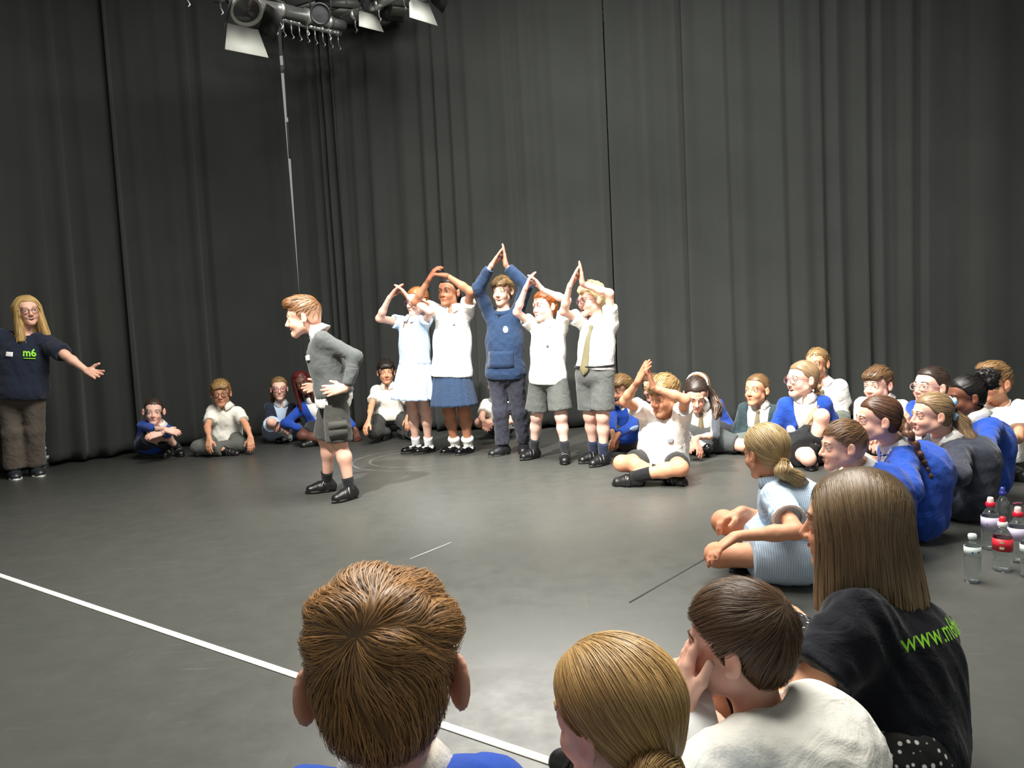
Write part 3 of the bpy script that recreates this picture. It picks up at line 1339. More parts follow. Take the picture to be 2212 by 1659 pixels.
def collar(k, root, mat, r=.046, h=.034, w=.034, point=.030, gap=16, name='collar'):
    """turned-down shirt collar with two points"""
    nd = unit(hp(k, 0, -.02, -.05) - k.N)
    nd = unit(nd * .55 + k.T * .45)
    f0 = unit(k.ft - nd * k.ft.dot(nd))
    l0 = np.cross(nd, f0)
    s = k.s * k.g ** .5
    V, n = [], 30
    for a in np.radians(np.linspace(gap, 360 - gap, n)):
        d = f0 * math.cos(a) + l0 * math.sin(a)
        fr = max(0, math.cos(a)) ** 3
        base = k.N + nd * .004 * s
        pr = [(r + .000, -.012), (r + .002, h * (1 - .25 * fr)), (r + .007, h * (1 - .2 * fr) + .003), (r + .012 + .006 * fr, h * .8 * (1 - .3 * fr)),
              (r + w * (1 - .25 * fr), -.004 - point * fr), (r + w * (1 - .25 * fr) - .004, -.008 - point * fr), (r + .006, h * .5)]
        for rr, zz in pr:
            V.append(base + d * rr * s * (1.0 if abs(math.sin(a)) < .5 else 1.06) + nd * zz * s)
    m = 7
    Q = [[i * m + j, (i + 1) * m + j, (i + 1) * m + (j + 1) % m, i * m + (j + 1) % m] for i in range(n - 1) for j in range(m)]
    T = []
    for i, fl_ in ((0, 1), (n - 1, -1)):
        for j in range(1, m - 1):
            t = [i * m, i * m + j, i * m + j + 1]
            T.append(t[::fl_])
    return obj(name, mesh_np(name, np.array(V) - k.B, np.array(Q), mat, T=np.array(T)), root)


def neck_band(k, root, mat, r=.052, name='neckband', w=.006):
    nd = unit(hp(k, 0, -.02, -.05) - k.N)
    nd = unit(nd * .4 + k.T * .6)
    f0 = unit(k.ft - nd * k.ft.dot(nd))
    l0 = np.cross(nd, f0)
    s = k.s * k.g ** .5
    mb = MB()
    P = []
    for a in np.linspace(0, 2 * math.pi, 25):
        P.append(k.N + (f0 * math.cos(a) + l0 * math.sin(a)) * r * s - nd * (.004 + .022 * (max(0, math.cos(a)))) * s)
    mb.tube(P, w * s, 8)
    return obj(name, mb.mesh(name, mat, k.B, True), root)


TIE = stripe_mat('striped tie', (48, 44, 42), (168, 156, 112), 3.0, math.radians(52), .62)


def tie(k, root, sd, length=.34, swing=0.0):
    s = k.s
    length = min(length, np.linalg.norm(k.N - k.P) / s - .02)
    n = 22
    t = np.linspace(0, 1, n)
    z = -.030 - t * length
    x = swing * t ** 1.5
    P = wrap(k, sd, k.ft, k.ls, x * s, z * s)
    for _ in range(2):
        P[1:-1] = (P[:-2] + P[1:-1] * 2 + P[2:]) / 4
    P = P + k.ft * .006
    hw = np.interp(t, [0, .08, .09, .93, 1], [.015, .018, .012, .036, .002]) * s
    V, uv = [], []
    for i in range(n):
        for a, bq in ((-1, 0), (-.0, .004), (1, 0), (1, -.006), (-1, -.006)):
            V.append(P[i] + k.ls * a * hw[i] + k.ft * (bq + (.010 if t[i] < .085 else 0)))
            uv.append((a * hw[i] * 14, t[i] * length * 14))
    Q = [[i * 5 + j, i * 5 + (j + 1) % 5, (i + 1) * 5 + (j + 1) % 5, (i + 1) * 5 + j] for i in range(n - 1) for j in range(5)]
    return obj('tie', mesh_np('tie', np.array(V) - k.B, np.array(Q), TIE, uv=np.array(uv), smooth=False), root)


def wrap(k, sd, ft, right, u, v):
    """points on a garment at arc length u round the trunk and height v along it"""
    R = .125 * k.s * k.g
    a = u / R
    ax = k.N - k.T * .25 * k.s
    ax = ax + k.T * (k.P - ax).dot(k.T) * 0
    d = ft[None] * np.cos(a)[:, None] + right[None] * np.sin(a)[:, None]
    spine = k.N[None] + k.T[None] * v[:, None] - (ft * 0)[None]
    c = (k.S - k.N) - k.T * (k.S - k.N).dot(k.T)
    spine = spine + c[None] * .7
    P = sd.trace(spine + d * .3, -d)
    bad = sd(P) > .01
    P[bad] = (spine + d * .115 * k.s * k.g)[bad]
    return P


def patch(k, root, sd, x, z, w, h, mat, name='name_badge', rot=0.0, shape='rect', back=False):
    """flat sticker or emblem laid on the front of a garment; x to the wearer's left, z down from the neck"""
    s = k.s
    ft = -k.ft if back else k.ft
    nu, nv = 7, 5
    U, Vv = np.meshgrid(np.linspace(-1, 1, nu), np.linspace(-1, 1, nv), indexing='ij')
    if shape == 'round':
        rr = np.maximum(np.abs(U), np.abs(Vv))
        aa = np.arctan2(Vv, U)
        U, Vv = rr * np.cos(aa), rr * np.sin(aa)
    U, Vv = U * w / 2, Vv * h / 2
    c, sn = math.cos(rot), math.sin(rot)
    U, Vv = U * c - Vv * sn, U * sn + Vv * c
    P = wrap(k, sd, ft, k.ls, x * s + U.ravel(), -z * s + Vv.ravel())
    N = sd.grad(P)
    V = np.concatenate([P + N * .0035, P - N * .003])
    idx = np.arange(nu * nv).reshape(nu, nv)
    m = nu * nv
    Q = [[idx[i, j], idx[i + 1, j], idx[i + 1, j + 1], idx[i, j + 1]] for i in range(nu - 1) for j in range(nv - 1)]
    bd = [idx[i, 0] for i in range(nu)] + [idx[nu - 1, j] for j in range(1, nv)] + [idx[i, nv - 1] for i in range(nu - 2, -1, -1)] + [idx[0, j] for j in range(nv - 2, 0, -1)]
    Q += [[bd[i] + m, bd[(i + 1) % len(bd)] + m, bd[(i + 1) % len(bd)], bd[i]] for i in range(len(bd))]
    return obj(name, mesh_np(name, V - k.B, np.array(Q), mat), root)


def text_on(k, root, sd, body, x, z, size, mat, name, back=False, rot=0.0, bold=.0, spacing=1.0, reso=2, xs=1.0):
    """lettering laid on a garment"""
    cu = bpy.data.curves.new('lettering', 'FONT')
    cu.body = body
    cu.size = size
    cu.offset = bold
    cu.space_character = spacing
    cu.resolution_u = reso
    cu.align_x = 'CENTER'
    o = bpy.data.objects.new('lettering', cu)
    SC.collection.objects.link(o)
    dg = bpy.context.evaluated_depsgraph_get()
    me = bpy.data.meshes.new_from_object(o.evaluated_get(dg))
    bpy.data.objects.remove(o)
    n = len(me.vertices)
    co = np.empty(n * 3, np.float32)
    me.vertices.foreach_get('co', co)
    co = co.reshape(-1, 3)
    u, v = co[:, 0].copy(), co[:, 1].copy()
    c, sn = math.cos(rot), math.sin(rot)
    u, v = u * c - v * sn, u * sn + v * c
    ft = -k.ft if back else k.ft
    right = k.ls if not back else -k.ls
    P = wrap(k, sd, ft, right, x * k.s + u * xs, v - z * k.s)
    N = sd.grad(P)
    P = P + N * .005
    me.vertices.foreach_set('co', (P - k.B).astype(np.float32).ravel())
    me.materials.clear()
    me.materials.append(mat)
    me.update()
    return obj(name, me, root)


def sock(k, root, sg, mat, length=.10, frill=False, name='sock'):
    Hp, K, A = k.leg[sg]
    d = unit(K - A)
    ga = k.s * k.g ** .5
    mb = MB()
    t = np.linspace(-.02, length, 7)
    r = (.031 + np.clip(t, 0, 1) * .07) * ga + .003
    P = [A + d * x * k.s for x in t]
    P.append(P[-1] - d * .004)
    r = np.append(r, .022 * ga)
    if frill:
        r[4:6] += .010
    mb.tube(P, r, 14)
    return obj(name, mb.mesh(name, mat, k.B, True), root)


# ------------------------------------------------------------------ shoes (templates: ankle at the origin, toe along +y)
_shoe = {}


def shoe_template(kind):
    if kind in _shoe:
        return _shoe[kind]
    low = kind == 'mary'
    col = {'velcro': (20, 20, 21), 'mary': (12, 12, 14), 'trainer': (28, 29, 32), 'white_sole': (38, 42, 48), 'boot': (24, 24, 26)}[kind]
    rough = .22 if low else .38

    def upper(off=0.0):
        sd = Sdf()
        X = np.array([1.0, 0, 0])
        sd.cone((0, -.028, -.040), (0, .045, -.040), .036 + off, .037 + off, .02)
        sd.cone((0, .045, -.042), (0, .112, -.046), .037 + off, .030 + off, .02, X, 1.12)
        if not low:
            sd.cone((0, -.022, -.03), (0, -.006, .012 if kind != 'boot' else .07), .033 + off, .033 + off, .02)
            sd.cone((0, -.0, -.02), (0, .07, -.035), .032 + off, .028 + off, .02)
        sd.plane((0, 0, -.058), (0, 0, -1), .003)
        if low:
            def f(p):
                return np.maximum(np.maximum(-.034 - p[..., 2] + (p[..., 1] < -.03) * .02, p[..., 1] - .075), np.abs(p[..., 0]) - .026)
            sd.fn(f, 's', .006, (0, .02, -.02), .1)
        else:
            sd.cone((0, -.008, -.02), (0, -.004, .1), .027, .030, .004, None, 1, 's')
        return sd
    parts = {}
    V, Q = polygonize(upper(), .0055)
    parts['upper'] = mesh_np('upper', V, Q, plain(col, rough, name='shoe leather'))
    # sole
    n = 28
    a = np.linspace(0, 2 * math.pi, n, endpoint=False)
    y = .045 - .104 * np.cos(a)
    w = np.interp(y, [-.06, -.03, .03, .09, .13, .15], [.026, .036, .035, .043, .037, .022])
    x = np.sin(a) * w * 1.03
    top, bot = -.054, -.070
    Vs = np.concatenate([np.stack([x, y, np.full(n, z)], 1) for z in (top, bot)] + [np.array([[0, .045, top], [0, .045, bot]])])
    Qs = [[j, (j + 1) % n, n + (j + 1) % n, n + j] for j in range(n)]
    Ts = [[2 * n, (j + 1) % n, j] for j in range(n)] + [[2 * n + 1, n + j, n + (j + 1) % n] for j in range(n)]
    sc = (215, 215, 210) if kind == 'white_sole' else (48, 48, 48) if kind == 'trainer' else (22, 22, 22)
    parts['sole'] = mesh_np('sole', Vs, np.array(Qs), plain(sc, .6, name='rubber'), T=np.array(Ts), smooth=False)
    if kind in ('velcro', 'mary'):
        for i, (y0, y1) in enumerate(((.018, .036), (.050, .066)) if kind == 'velcro' else ((.018, .030),)):
            if low:
                mb = MB()
                P = [(-.038, y0, -.05), (-.036, y0 + .003, -.025), (-.020, y0 + .006, -.003), (0, y0 + .008, .003), (.020, y0 + .006, -.003), (.036, y0 + .003, -.025), (.038, y0, -.05)]
                mb.tube(P, .005, 6)
                parts['strap'] = mb.mesh('strap', plain(col, rough, name='shoe leather'), (0, 0, 0), True)
            else:
                sd = upper(.004)
                sd.plane((0, y1, 0), (0, 1, .25))
                sd.plane((0, y0, 0), (0, -1, -.25))
                sd.plane((0, 0, -.045), (0, 0, -1))
                V, Q = polygonize(sd, .005)
                parts['strap' if i == 0 else 'strap2'] = mesh_np('strap', V, Q, plain((30, 30, 32), .3, name='strap leather'))
        if low:
            sd = Sdf()
            sd.cone((0, -.02, -.04), (0, .08, -.042), .032, .027, .02)
            sd.cone((0, -.01, -.03), (0, 0, .01), .031, .031, .02)
            V, Q = polygonize(sd, .006)
            parts['sock_foot'] = mesh_np('sock_foot', V, Q, cloth((232, 232, 228)))
    elif kind in ('trainer', 'white_sole', 'boot'):
        mb = MB()
        for i in range(4):
            y0 = .022 + i * .016
            z = -.002 - i * .006
            mb.tube([(-.018, y0, z - .006), (0, y0 + .004, z + .003), (.018, y0, z - .006)], .003, 6)
        parts['laces'] = mb.mesh('laces', cloth((60, 60, 62)), (0, 0, 0), True)
    _shoe[kind] = parts
    return parts


def put_shoe(k, root, sg, kind, size=1.0):
    A = k.leg[sg][2]
    td, up = k.foot[sg]
    up = unit(up - td * up.dot(td))
    R = np.stack([np.cross(td, up), td, up], 1)
    e = empty('shoe', (0, 0, 0))
    e.parent = root
    M = Matrix.Identity(4)
    sz = k.s * size
    for a in range(3):
        for b in range(3):
            M[a][b] = R[a, b] * sz
        M[a][3] = A[a] - k.B[a]
    e.matrix_local = M
    for nm, me in shoe_template(kind).items():
        obj(nm.rstrip('2'), me, e)


def loft_skirt(k, waist, hem, rw, rh, pleats, depth, seed=0, sharp=False):
    """rings from the waist centre down to the hem centre"""
    n, m = 140, 16
    V = []
    a = np.linspace(0, 2 * math.pi, n, endpoint=False)
    ax = unit(waist - hem)
    f = unit(k.f - ax * k.f.dot(ax))
    l = np.cross(ax, f)
    ph = pleats * a
    if sharp:
        w = ((ph / (2 * math.pi)) % 1.0)
        w = np.where(w < .82, w / .82, (1 - w) / .18) - .5
    else:
        w = np.sin(ph + .7 * np.sin(a * 3 + seed)) * .5 * (1 + .5 * np.sin(a * 2 + seed))
    for sh in (0, 1):
        for i in range(m):
            t = i / (m - 1)
            t2 = t if sh == 0 else 1 - t
            c = waist + (hem - waist) * t2
            e = t2 ** .75
            rx = rw[0] + (rh[0] - rw[0]) * e
            ry = rw[1] + (rh[1] - rw[1]) * e
            dd = depth * (.15 + .85 * t2) * w - (.006 if sh else 0)
            V.append(c + l * ((rx + dd) * np.cos(a))[:, None] + f * ((ry + dd) * np.sin(a))[:, None])
    V = np.concatenate(V)
    M = 2 * m
    Q = [[i * n + j, (i + 1) * n + j, (i + 1) * n + (j + 1) % n, i * n + (j + 1) % n] for i in range(M - 1) for j in range(n)]
    return V, np.array(Q)


# ------------------------------------------------------------------ one person
PALE, FAIR, TAN, BROWN, DARK = (232, 188, 170), (226, 178, 156), (206, 150, 118), (172, 118, 90), (92, 58, 46)
BLUE, NAVY, GREY, WHITE = (32, 70, 160), (38, 44, 60), (84, 88, 88), (236, 234, 228)
people = []


def person(label, b, H=1.38, f=0, pel=L(0, 0, .105), neck=None, head=None, hd=(0, 0, 0), bend=.03, sf=None, g=1.0, hs=1.0, shw=1.0, hsz=1.08,
           la=None, ra=None, ll=None, rl=None, lh=None, rh=None, lf=None, rf=None, skin=FAIR, mouth='closed', ears=1.0, lips=None,
           iris=(88, 100, 110), brow=None, hair=None, q=1, vb=.014, vh=None, vf=.0053, shoes='velcro', socks=None, sock_len=.10, frill=False,
           glasses=None, wear=None, group=None, face=True, shoe_size=1.0, stand=False, arms=1.0, legs=.88):
    H = H * .94
    hs = hs * .95
    k = skeleton(b, H, f, pel, neck, head, hd, bend, sf, g, hs, la, ra, ll, rl, shw, stand, arms, legs)
    k.hsz = hsz
    if q == 2:
        vb = .0105
    vh = vh or (.0066 if q == 1 else .0058)
    k.q = q
    root = empty('person', k.B)
    tag(root, label, 'person', group)
    k.foot = {}
    for sg, sp in ((1, lf), (-1, rf)):
        if sp is None:
            k.foot[sg] = (k.f, Z3)
        else:
            def vec(q):
                if isinstance(q, L):
                    return unit(k.l * q[0] + k.f * q[1] + Z3 * q[2])
                return face_dir(q) if np.isscalar(q) else unit(q)
            k.foot[sg] = (vec(sp[0]), vec(sp[1]) if len(sp) > 1 else Z3)
    hands = {}
    for sg, sp in ((1, lh), (-1, rh)):
        S0, E, W = k.arm[sg]
        d, n, curl, spread, thumb = unit(W - E), np.array([0, 0, -1.0]), .35, .15, .6
        if sp:
            if 'tip' in sp:
                d = unit(k.rs(sp['tip']) - W)
            if 'd' in sp:
                d = sp['d']
                d = unit(k.l * d[0] + k.f * d[1] + Z3 * d[2]) if isinstance(d, L) else unit(d)
            if sp.get('n') is not None:
                n = np.array(sp['n'], float)
            if sp.get('meet'):
                n = k.arm[-sg][2] - W
            curl = sp.get('curl', curl)
            spread = sp.get('spread', spread)
            thumb = sp.get('thumb', thumb)
        if abs(np.dot(unit(n), d)) > .97:
            n = n + k.f * .5
        hands[sg] = (d, n, curl, spread, thumb)
    if lips is None:
        lips = tuple(np.array(skin) * np.array([.88, .62, .60]))
    build_body(k, root, skin, mouth, hands, vb, vh, vf, ears, lips, hair)
    if face:
        eyes_and_brows(k, root, iris, brow or tuple(np.array(hair['col']) * .85))
    if hair:
        make_hair(k, root, hair, skin, q)
    if glasses:
        spectacles(k, root, *glasses)
    if wear:
        wear(k, root)
    for sg in (1, -1):
        if shoes:
            put_shoe(k, root, sg, shoes, shoe_size)
        if socks:
            sock(k, root, sg, cloth(socks), sock_len, frill)
    people.append((label, k))
    print('PERSON', label[:40], k.info)
    return k


# ---- outfits
def jumper(k, root, col, shirt=WHITE, vee=None, hem=.05, off=.014, name='jumper', vox=None, neck_r=.058, amp=.006, coll=True, seed=0, loose=0.008, shirt_tail=None):
    vox = vox or k.vox
    sd = top_sdf(k, off, 'long', hem, neck_r, vee=vee, loose=loose)
    garment(k, root, name, sd, vox, cloth(col, scale=320), amp, 24, seed, (k.P - k.T * hem * k.s, k.T, .045, .007))
    if shirt is not None:
        s2 = top_sdf(k, off - .009, None, hem if shirt_tail is None else shirt_tail, .052)
        garment(k, root, 'shirt', s2, vox, cloth(shirt), .002, 26, seed + 1)
        if coll:
            collar(k, root, cloth(shirt))
        return sd, s2
    return sd, sd


def shirt(k, root, col=WHITE, sleeve=.62, hem=.06, off=.012, name='shirt', coll=True, amp=.006, seed=0, neck_r=.052, loose=.010, vox=None, band=False):
    sd = top_sdf(k, off, sleeve, hem, neck_r, loose=loose)
    garment(k, root, name, sd, vox or k.vox, cloth(col), amp, 24, seed, (k.P - k.T * hem * k.s, k.T, .03, .0))
    if coll:
        collar(k, root, cloth(col))
    if band:
        neck_band(k, root, cloth(col))
    return sd


def bottoms(k, root, col, kind='shorts', frac=.85, off=.012, flare=.008, lap=False, name=None, amp=.005, mat=None, seed=3, waist=.1):
    sd = bottom_sdf(k, off, kind, frac, flare, lap, waist)
    garment(k, root, name or kind, sd, k.vox, mat or cloth(col), amp, 26, seed)
    return sd


SK.vox = .012


# ------------------------------------------------------------------ the room
def floor_mat():
    m, nt, b = new_mat('stage vinyl')
    N = nt.nodes.new
    Lk = nt.links.new
    tc = N('ShaderNodeTexCoord')

    def noise(scale, detail=6, rough=.6, vec=None):
        n = N('ShaderNodeTexNoise')
        n.inputs['Scale'].default_value = scale
        n.inputs['Detail'].default_value = detail
        n.inputs['Roughness'].default_value = rough
        Lk(vec or tc.outputs['Object'], n.inputs['Vector'])
        return n

    def ramp(src, p0, p1, c0=0., c1=1.):
        r = N('ShaderNodeMapRange')
        r.inputs['From Min'].default_value = p0
        r.inputs['From Max'].default_value = p1
        r.inputs['To Min'].default_value = c0
        r.inputs['To Max'].default_value = c1
        Lk(src, r.inputs['Value'])
        return r.outputs[0]

    def math_(op, a, b_=None):
        x = N('ShaderNodeMath')
        x.operation = op
        for i, v in enumerate((a, b_)):
            if v is None:
                continue
            if isinstance(v, (int, float)):
                x.inputs[i].default_value = v
            else:
                Lk(v, x.inputs[i])
        return x.outputs[0]
    n1 = noise(1.1, 7, .65)
    n2 = noise(9, 6, .7)
    n3 = noise(60, 4, .6)
    mp = N('ShaderNodeMapping')
    mp.inputs['Scale'].default_value = (1.5, 26, 1)
    mp.inputs['Rotation'].default_value = (0, 0, .35)
    Lk(tc.outputs['Object'], mp.inputs['Vector'])
    n4 = noise(2.2, 5, .75, mp.outputs[0])
    mp2 = N('ShaderNodeMapping')
    mp2.inputs['Scale'].default_value = (24, 1.4, 1)
    mp2.inputs['Rotation'].default_value = (0, 0, -.5)
    Lk(tc.outputs['Object'], mp2.inputs['Vector'])
    n5 = noise(2.0, 5, .75, mp2.outputs[0])
    scuff = math_('ADD', ramp(n4.outputs['Fac'], .60, .80), ramp(n5.outputs['Fac'], .62, .82))
    scuff = math_('MULTIPLY', scuff, ramp(n1.outputs['Fac'], .40, .62))
    dark = math_('MULTIPLY', ramp(n4.outputs['Fac'], .38, .26), ramp(n2.outputs['Fac'], .45, .65))
    # chalk rings worn into the vinyl
    sep = N('ShaderNodeSeparateXYZ')
    Lk(tc.outputs['Object'], sep.inputs[0])
    c0 = fl(905, 990)
    dx = math_('SUBTRACT', sep.outputs[0], float(c0[0]))
    dy = math_('SUBTRACT', sep.outputs[1], float(c0[1]))
    rr = math_('SQRT', math_('ADD', math_('MULTIPLY', dx, dx), math_('MULTIPLY', dy, dy)))
    rings = 0
    for rad in (.37, .50):
        t = math_('ABSOLUTE', math_('SUBTRACT', rr, rad))
        t = ramp(t, .004, .012, 1., 0.)
        rings = t if rings == 0 else math_('MAXIMUM', rings, t)
    rings = math_('MULTIPLY', rings, ramp(n2.outputs['Fac'], .38, .6, .05, .40))
    rings = math_('MULTIPLY', rings, ramp(dx, .25, -.15, .0, 1.))
    base = N('ShaderNodeMix')
    base.data_type = 'RGBA'
    setc(base.inputs[6], lin((70, 72, 69)))
    setc(base.inputs[7], lin((86, 87, 82)))
    Lk(math_('ADD', math_('MULTIPLY', n1.outputs['Fac'], .7), math_('MULTIPLY', n2.outputs['Fac'], .3)), base.inputs[0])
    m1 = N('ShaderNodeMix')
    m1.data_type = 'RGBA'
    Lk(base.outputs[2], m1.inputs[6])
    setc(m1.inputs[7], lin((140, 140, 134)))
    Lk(math_('MULTIPLY', scuff, .45), m1.inputs[0])
    m2 = N('ShaderNodeMix')
    m2.data_type = 'RGBA'
    Lk(m1.outputs[2], m2.inputs[6])
    setc(m2.inputs[7], lin((42, 42, 41)))
    Lk(math_('MULTIPLY', dark, .5), m2.inputs[0])
    m3 = N('ShaderNodeMix')
    m3.data_type = 'RGBA'
    Lk(m2.outputs[2], m3.inputs[6])
    setc(m3.inputs[7], lin((170, 172, 170)))
    Lk(rings, m3.inputs[0])
    Lk(m3.outputs[2], b.inputs['Base Color'])
    ro = math_('ADD', ramp(n2.outputs['Fac'], .3, .7, .36, .50), math_('MULTIPLY', scuff, -.05))
    Lk(ro, b.inputs['Roughness'])
    b.inputs['Specular IOR Level'].default_value = .5
    bp = N('ShaderNodeBump')
    bp.inputs['Strength'].default_value = .12
    bp.inputs['Distance'].default_value = .002
    Lk(n3.outputs['Fac'], bp.inputs['Height'])
    Lk(bp.outputs['Normal'], b.inputs['Normal'])
    return m


mb = MB()
mb.box((0, 4.0, -.05), (7.5, 6.5, .05))
tag(obj('floor', mb.mesh('floor', floor_mat())), 'scuffed dark grey vinyl stage floor', kind='structure')


def strip(name, a, b, w, mat, z=.002, t=.002):
    a, b = np.array(a[:2]), np.array(b[:2])
    d = unit(b - a)
    n = np.array([-d[1], d[0]]) * w / 2
    mb = MB()
    V = [(*(a - n), 0), (*(a + n), 0), (*(b + n), 0), (*(b - n), 0)]
    V = np.array(V + [(x, y, t) for x, y, _ in V])
    V[:, 2] += z - .001
    mb.add(V, [[0, 1, 2, 3], [4, 7, 6, 5], [0, 4, 5, 1], [1, 5, 6, 2], [2, 6, 7, 3], [3, 7, 4, 0]])
    return obj(name, mb.mesh(name, mat))


t0, t1 = fl(0, 1244), fl(1215, 1655)
dt = t1 - t0
tag(strip('floor_tape', t0 - dt * .5, t1 + dt * .35, .026, plain((238, 238, 232), .6, name='white tape')), 'straight white tape line stuck across the floor', 'tape')
sm = plain((38, 38, 37), .6, name='vinyl joint')
tag(strip('trim_1', fl(1360, 1302), fl(1640, 1140), .006, sm, .0015, .001), 'dark joint between floor vinyl sheets', kind='structure')
sc = plain((165, 167, 165), .7, name='chalk scuff')
tag(strip('scuff_mark', fl(885, 1208), fl(975, 1172), .008, sc, .0015, .001), 'thin pale scratch curving across the middle of the floor', 'scuff mark')

# curtain line on the floor (x, y), left to right
LINE = np.array([[-5.6, 4.3], [-4.2, 5.88], [-3.75, 6.42], [-3.3, 6.94], [-2.5, 7.62], [-2.05, 7.78], [-1.5, 7.62], [-.3, 7.24], [.6, 7.10], [1.95, 6.88], [4.3, 6.47], [6.2, 6.12]])
_seg = np.linalg.norm(np.diff(LINE, axis=0), axis=1)
CUM = np.concatenate([[0], np.cumsum(_seg)])
_uu = np.linspace(0, CUM[-1], 400)
_xs, _ys = np.interp(_uu, CUM, LINE[:, 0]), np.interp(_uu, CUM, LINE[:, 1])
for _ in range(60):
    _xs[1:-1] = (_xs[:-2] + _xs[2:]) / 2
    _ys[1:-1] = (_ys[:-2] + _ys[2:]) / 2


def line_at(u):
    return np.stack([np.interp(u, _uu, _xs), np.interp(u, _uu, _ys)], -1)


def u_at(px, py=500):
    """where a sight line meets the curtain line"""
    v = ray(px, py)
    P = np.stack([_xs, _ys], 1)
    c = P[:, 0] * v[1] - P[:, 1] * v[0]
    i = np.nonzero((c[:-1] <= 0) & (c[1:] > 0))[0]
    i = i[0] if len(i) else len(c) - 2
    return _uu[i] + (_uu[i + 1] - _uu[i]) * (-c[i]) / (c[i + 1] - c[i] + 1e-9)


def curtain_mat():
    m, nt, b = new_mat('black wool serge')
    tc, n = noise_bump(nt, b, 500, .4, .001)
    n2 = nt.nodes.new('ShaderNodeTexNoise')
    n2.inputs['Scale'].default_value = 2.5
    n2.inputs['Detail'].default_value = 6
    nt.links.new(tc.outputs['Object'], n2.inputs['Vector'])
    mx = nt.nodes.new('ShaderNodeMix')
    mx.data_type = 'RGBA'
    setc(mx.inputs[6], lin((41, 43, 42)))
    setc(mx.inputs[7], lin((51, 53, 51)))
    nt.links.new(n2.outputs['Fac'], mx.inputs[0])
    nt.links.new(mx.outputs[2], b.inputs['Base Color'])
    b.inputs['Roughness'].default_value = .95
    b.inputs['Sheen Weight'].default_value = .08
    b.inputs['Sheen Roughness'].default_value = .6
    b.inputs['Specular IOR Level'].default_value = .1
    return m


CURT = curtain_mat()
CTOP = 4.17


def curtain(label, u0, u1, seed, amp=.05, top=CTOP, shift=0.0, lam=0.31, lean0=0.0, lean1=0.0):
    r = np.random.default_rng(seed)
    n = int((u1 - u0) / .011)
    u = np.linspace(u0, u1, n)
    zs = np.concatenate([np.linspace(.015, .4, 5), np.linspace(.6, 3.6, 12), np.linspace(3.8, top, 5)])
    # irregular pleats: knots at uneven spacing
    kn = [u0]
    while kn[-1] < u1:
        kn.append(kn[-1] + lam * r.choice([.45, .6, .8, 1.0, 1.3, 1.8], p=[.15, .2, .2, .2, .15, .1]) * r.uniform(.8, 1.2))
    kn = np.array(kn)
    ampk = r.uniform(.35, 1.15, len(kn))
    ph = np.interp(u, kn, np.arange(len(kn)))
    am = np.interp(u, kn, ampk)
    V = []
    for z in zs:
        hz = z / top
        drift = .035 * np.sin(u * 2.1 + seed + hz * 1.2) * (1 - hz)
        phz = np.interp(u + drift, kn, np.arange(len(kn)))
        w = np.cos(phz * 2 * math.pi)
        w = np.sign(w) * np.abs(w) ** .9
        fine = .18 * np.cos(phz * 4 * math.pi + 1.1 * np.sin(u * 3 + hz * 2)) + .05 * np.sin(u * 37 + 2 * np.sin(u * 9) + hz)
        slow = .35 * np.sin(u * 1.9 + seed * 2)
        # soft at the very top where it is tied, looser lower down
        a = amp * (.75 + .35 * (1 - hz) + .25 * np.sin(hz * 2.5 + seed))
        d = (w * am + fine + slow) * a
        ul = u - lean0 * (1 - hz) * np.clip(1 - (u - u0) / .5, 0, 1) + lean1 * (1 - hz) * np.clip(1 - (u1 - u) / .5, 0, 1)
        p = line_at(ul)
        t = line_at(ul + .02) - line_at(ul - .02)
        t /= np.linalg.norm(t, axis=1)[:, None]
        nn = np.stack([t[:, 1], -t[:, 0]], 1)
        q = p + nn * (d + shift)[:, None]
        zz = np.full(n, z)
        if z > 4.0:
            zz = zz - .05 * (1 - np.abs(np.cos(ph * math.pi * .5)))
        if z < .05:
            zz = zz + .012 * (1 + np.sin(u * 11 + seed))
        V.append(np.column_stack([q, zz]))
    m = len(zs)
    V = np.concatenate(V)
    nn_ = np.tile(np.column_stack([nn, np.zeros(n)]), (m, 1))
    V2 = np.concatenate([V, V - nn_ * .008])
    idx = np.arange(m * n).reshape(m, n)
    Q = np.stack([idx[:-1, :-1], idx[:-1, 1:], idx[1:, 1:], idx[1:, :-1]], -1).reshape(-1, 4)
    off = m * n
    Qb = Q[:, ::-1] + off
    bd = np.concatenate([idx[0, :], idx[1:, -1], idx[-1, -2::-1], idx[-2:0:-1, 0]])
    Qe = np.stack([bd, bd + off, np.roll(bd, -1) + off, np.roll(bd, -1)], 1)
    o = obj('stage_curtain', mesh_np('stage_curtain', V2, np.concatenate([Q, Qb, Qe]), CURT))
    tag(o, label, 'curtain', 'black drapes around the stage')
    return o


ua = [0.0, u_at(255), u_at(627, 300), u_at(735, 300), u_at(1312, 300), u_at(1478, 300), u_at(1768, 300), CUM[-1] - .02]
curtain('black drape hanging behind the standing woman with long blonde hair', ua[0], ua[1] + .05, 3, .045, lam=0.34)
curtain('black drape hanging behind the seated boy who hugs his knees', ua[1], ua[2] - .045, 11, .040, shift=.03, lam=0.39, lean1=.055)
curtain('narrow gathered black drape in the corner beside the gap', ua[2] + .015, ua[3] + .04, 5, .05, lam=0.15, lean0=.03)
curtain('wide black drape directly behind the standing children with raised hands', ua[3], ua[4], 8, .05, shift=.03, lam=0.27)
curtain('black drape behind the seated boy with hands over his head', ua[4] + .01, ua[5] + .03, 17, .05, lam=0.29)
curtain('black drape above the girl in the dark green cardigan', ua[5], ua[6] + .03, 23, .055, shift=.03, lam=0.31)
curtain('black drape at the far end above the boy with spiky hair', ua[6], ua[7], 29, .06, lam=0.33)

# walls behind the drapes
wallm = plain((112, 114, 110), .85, name='painted wall')


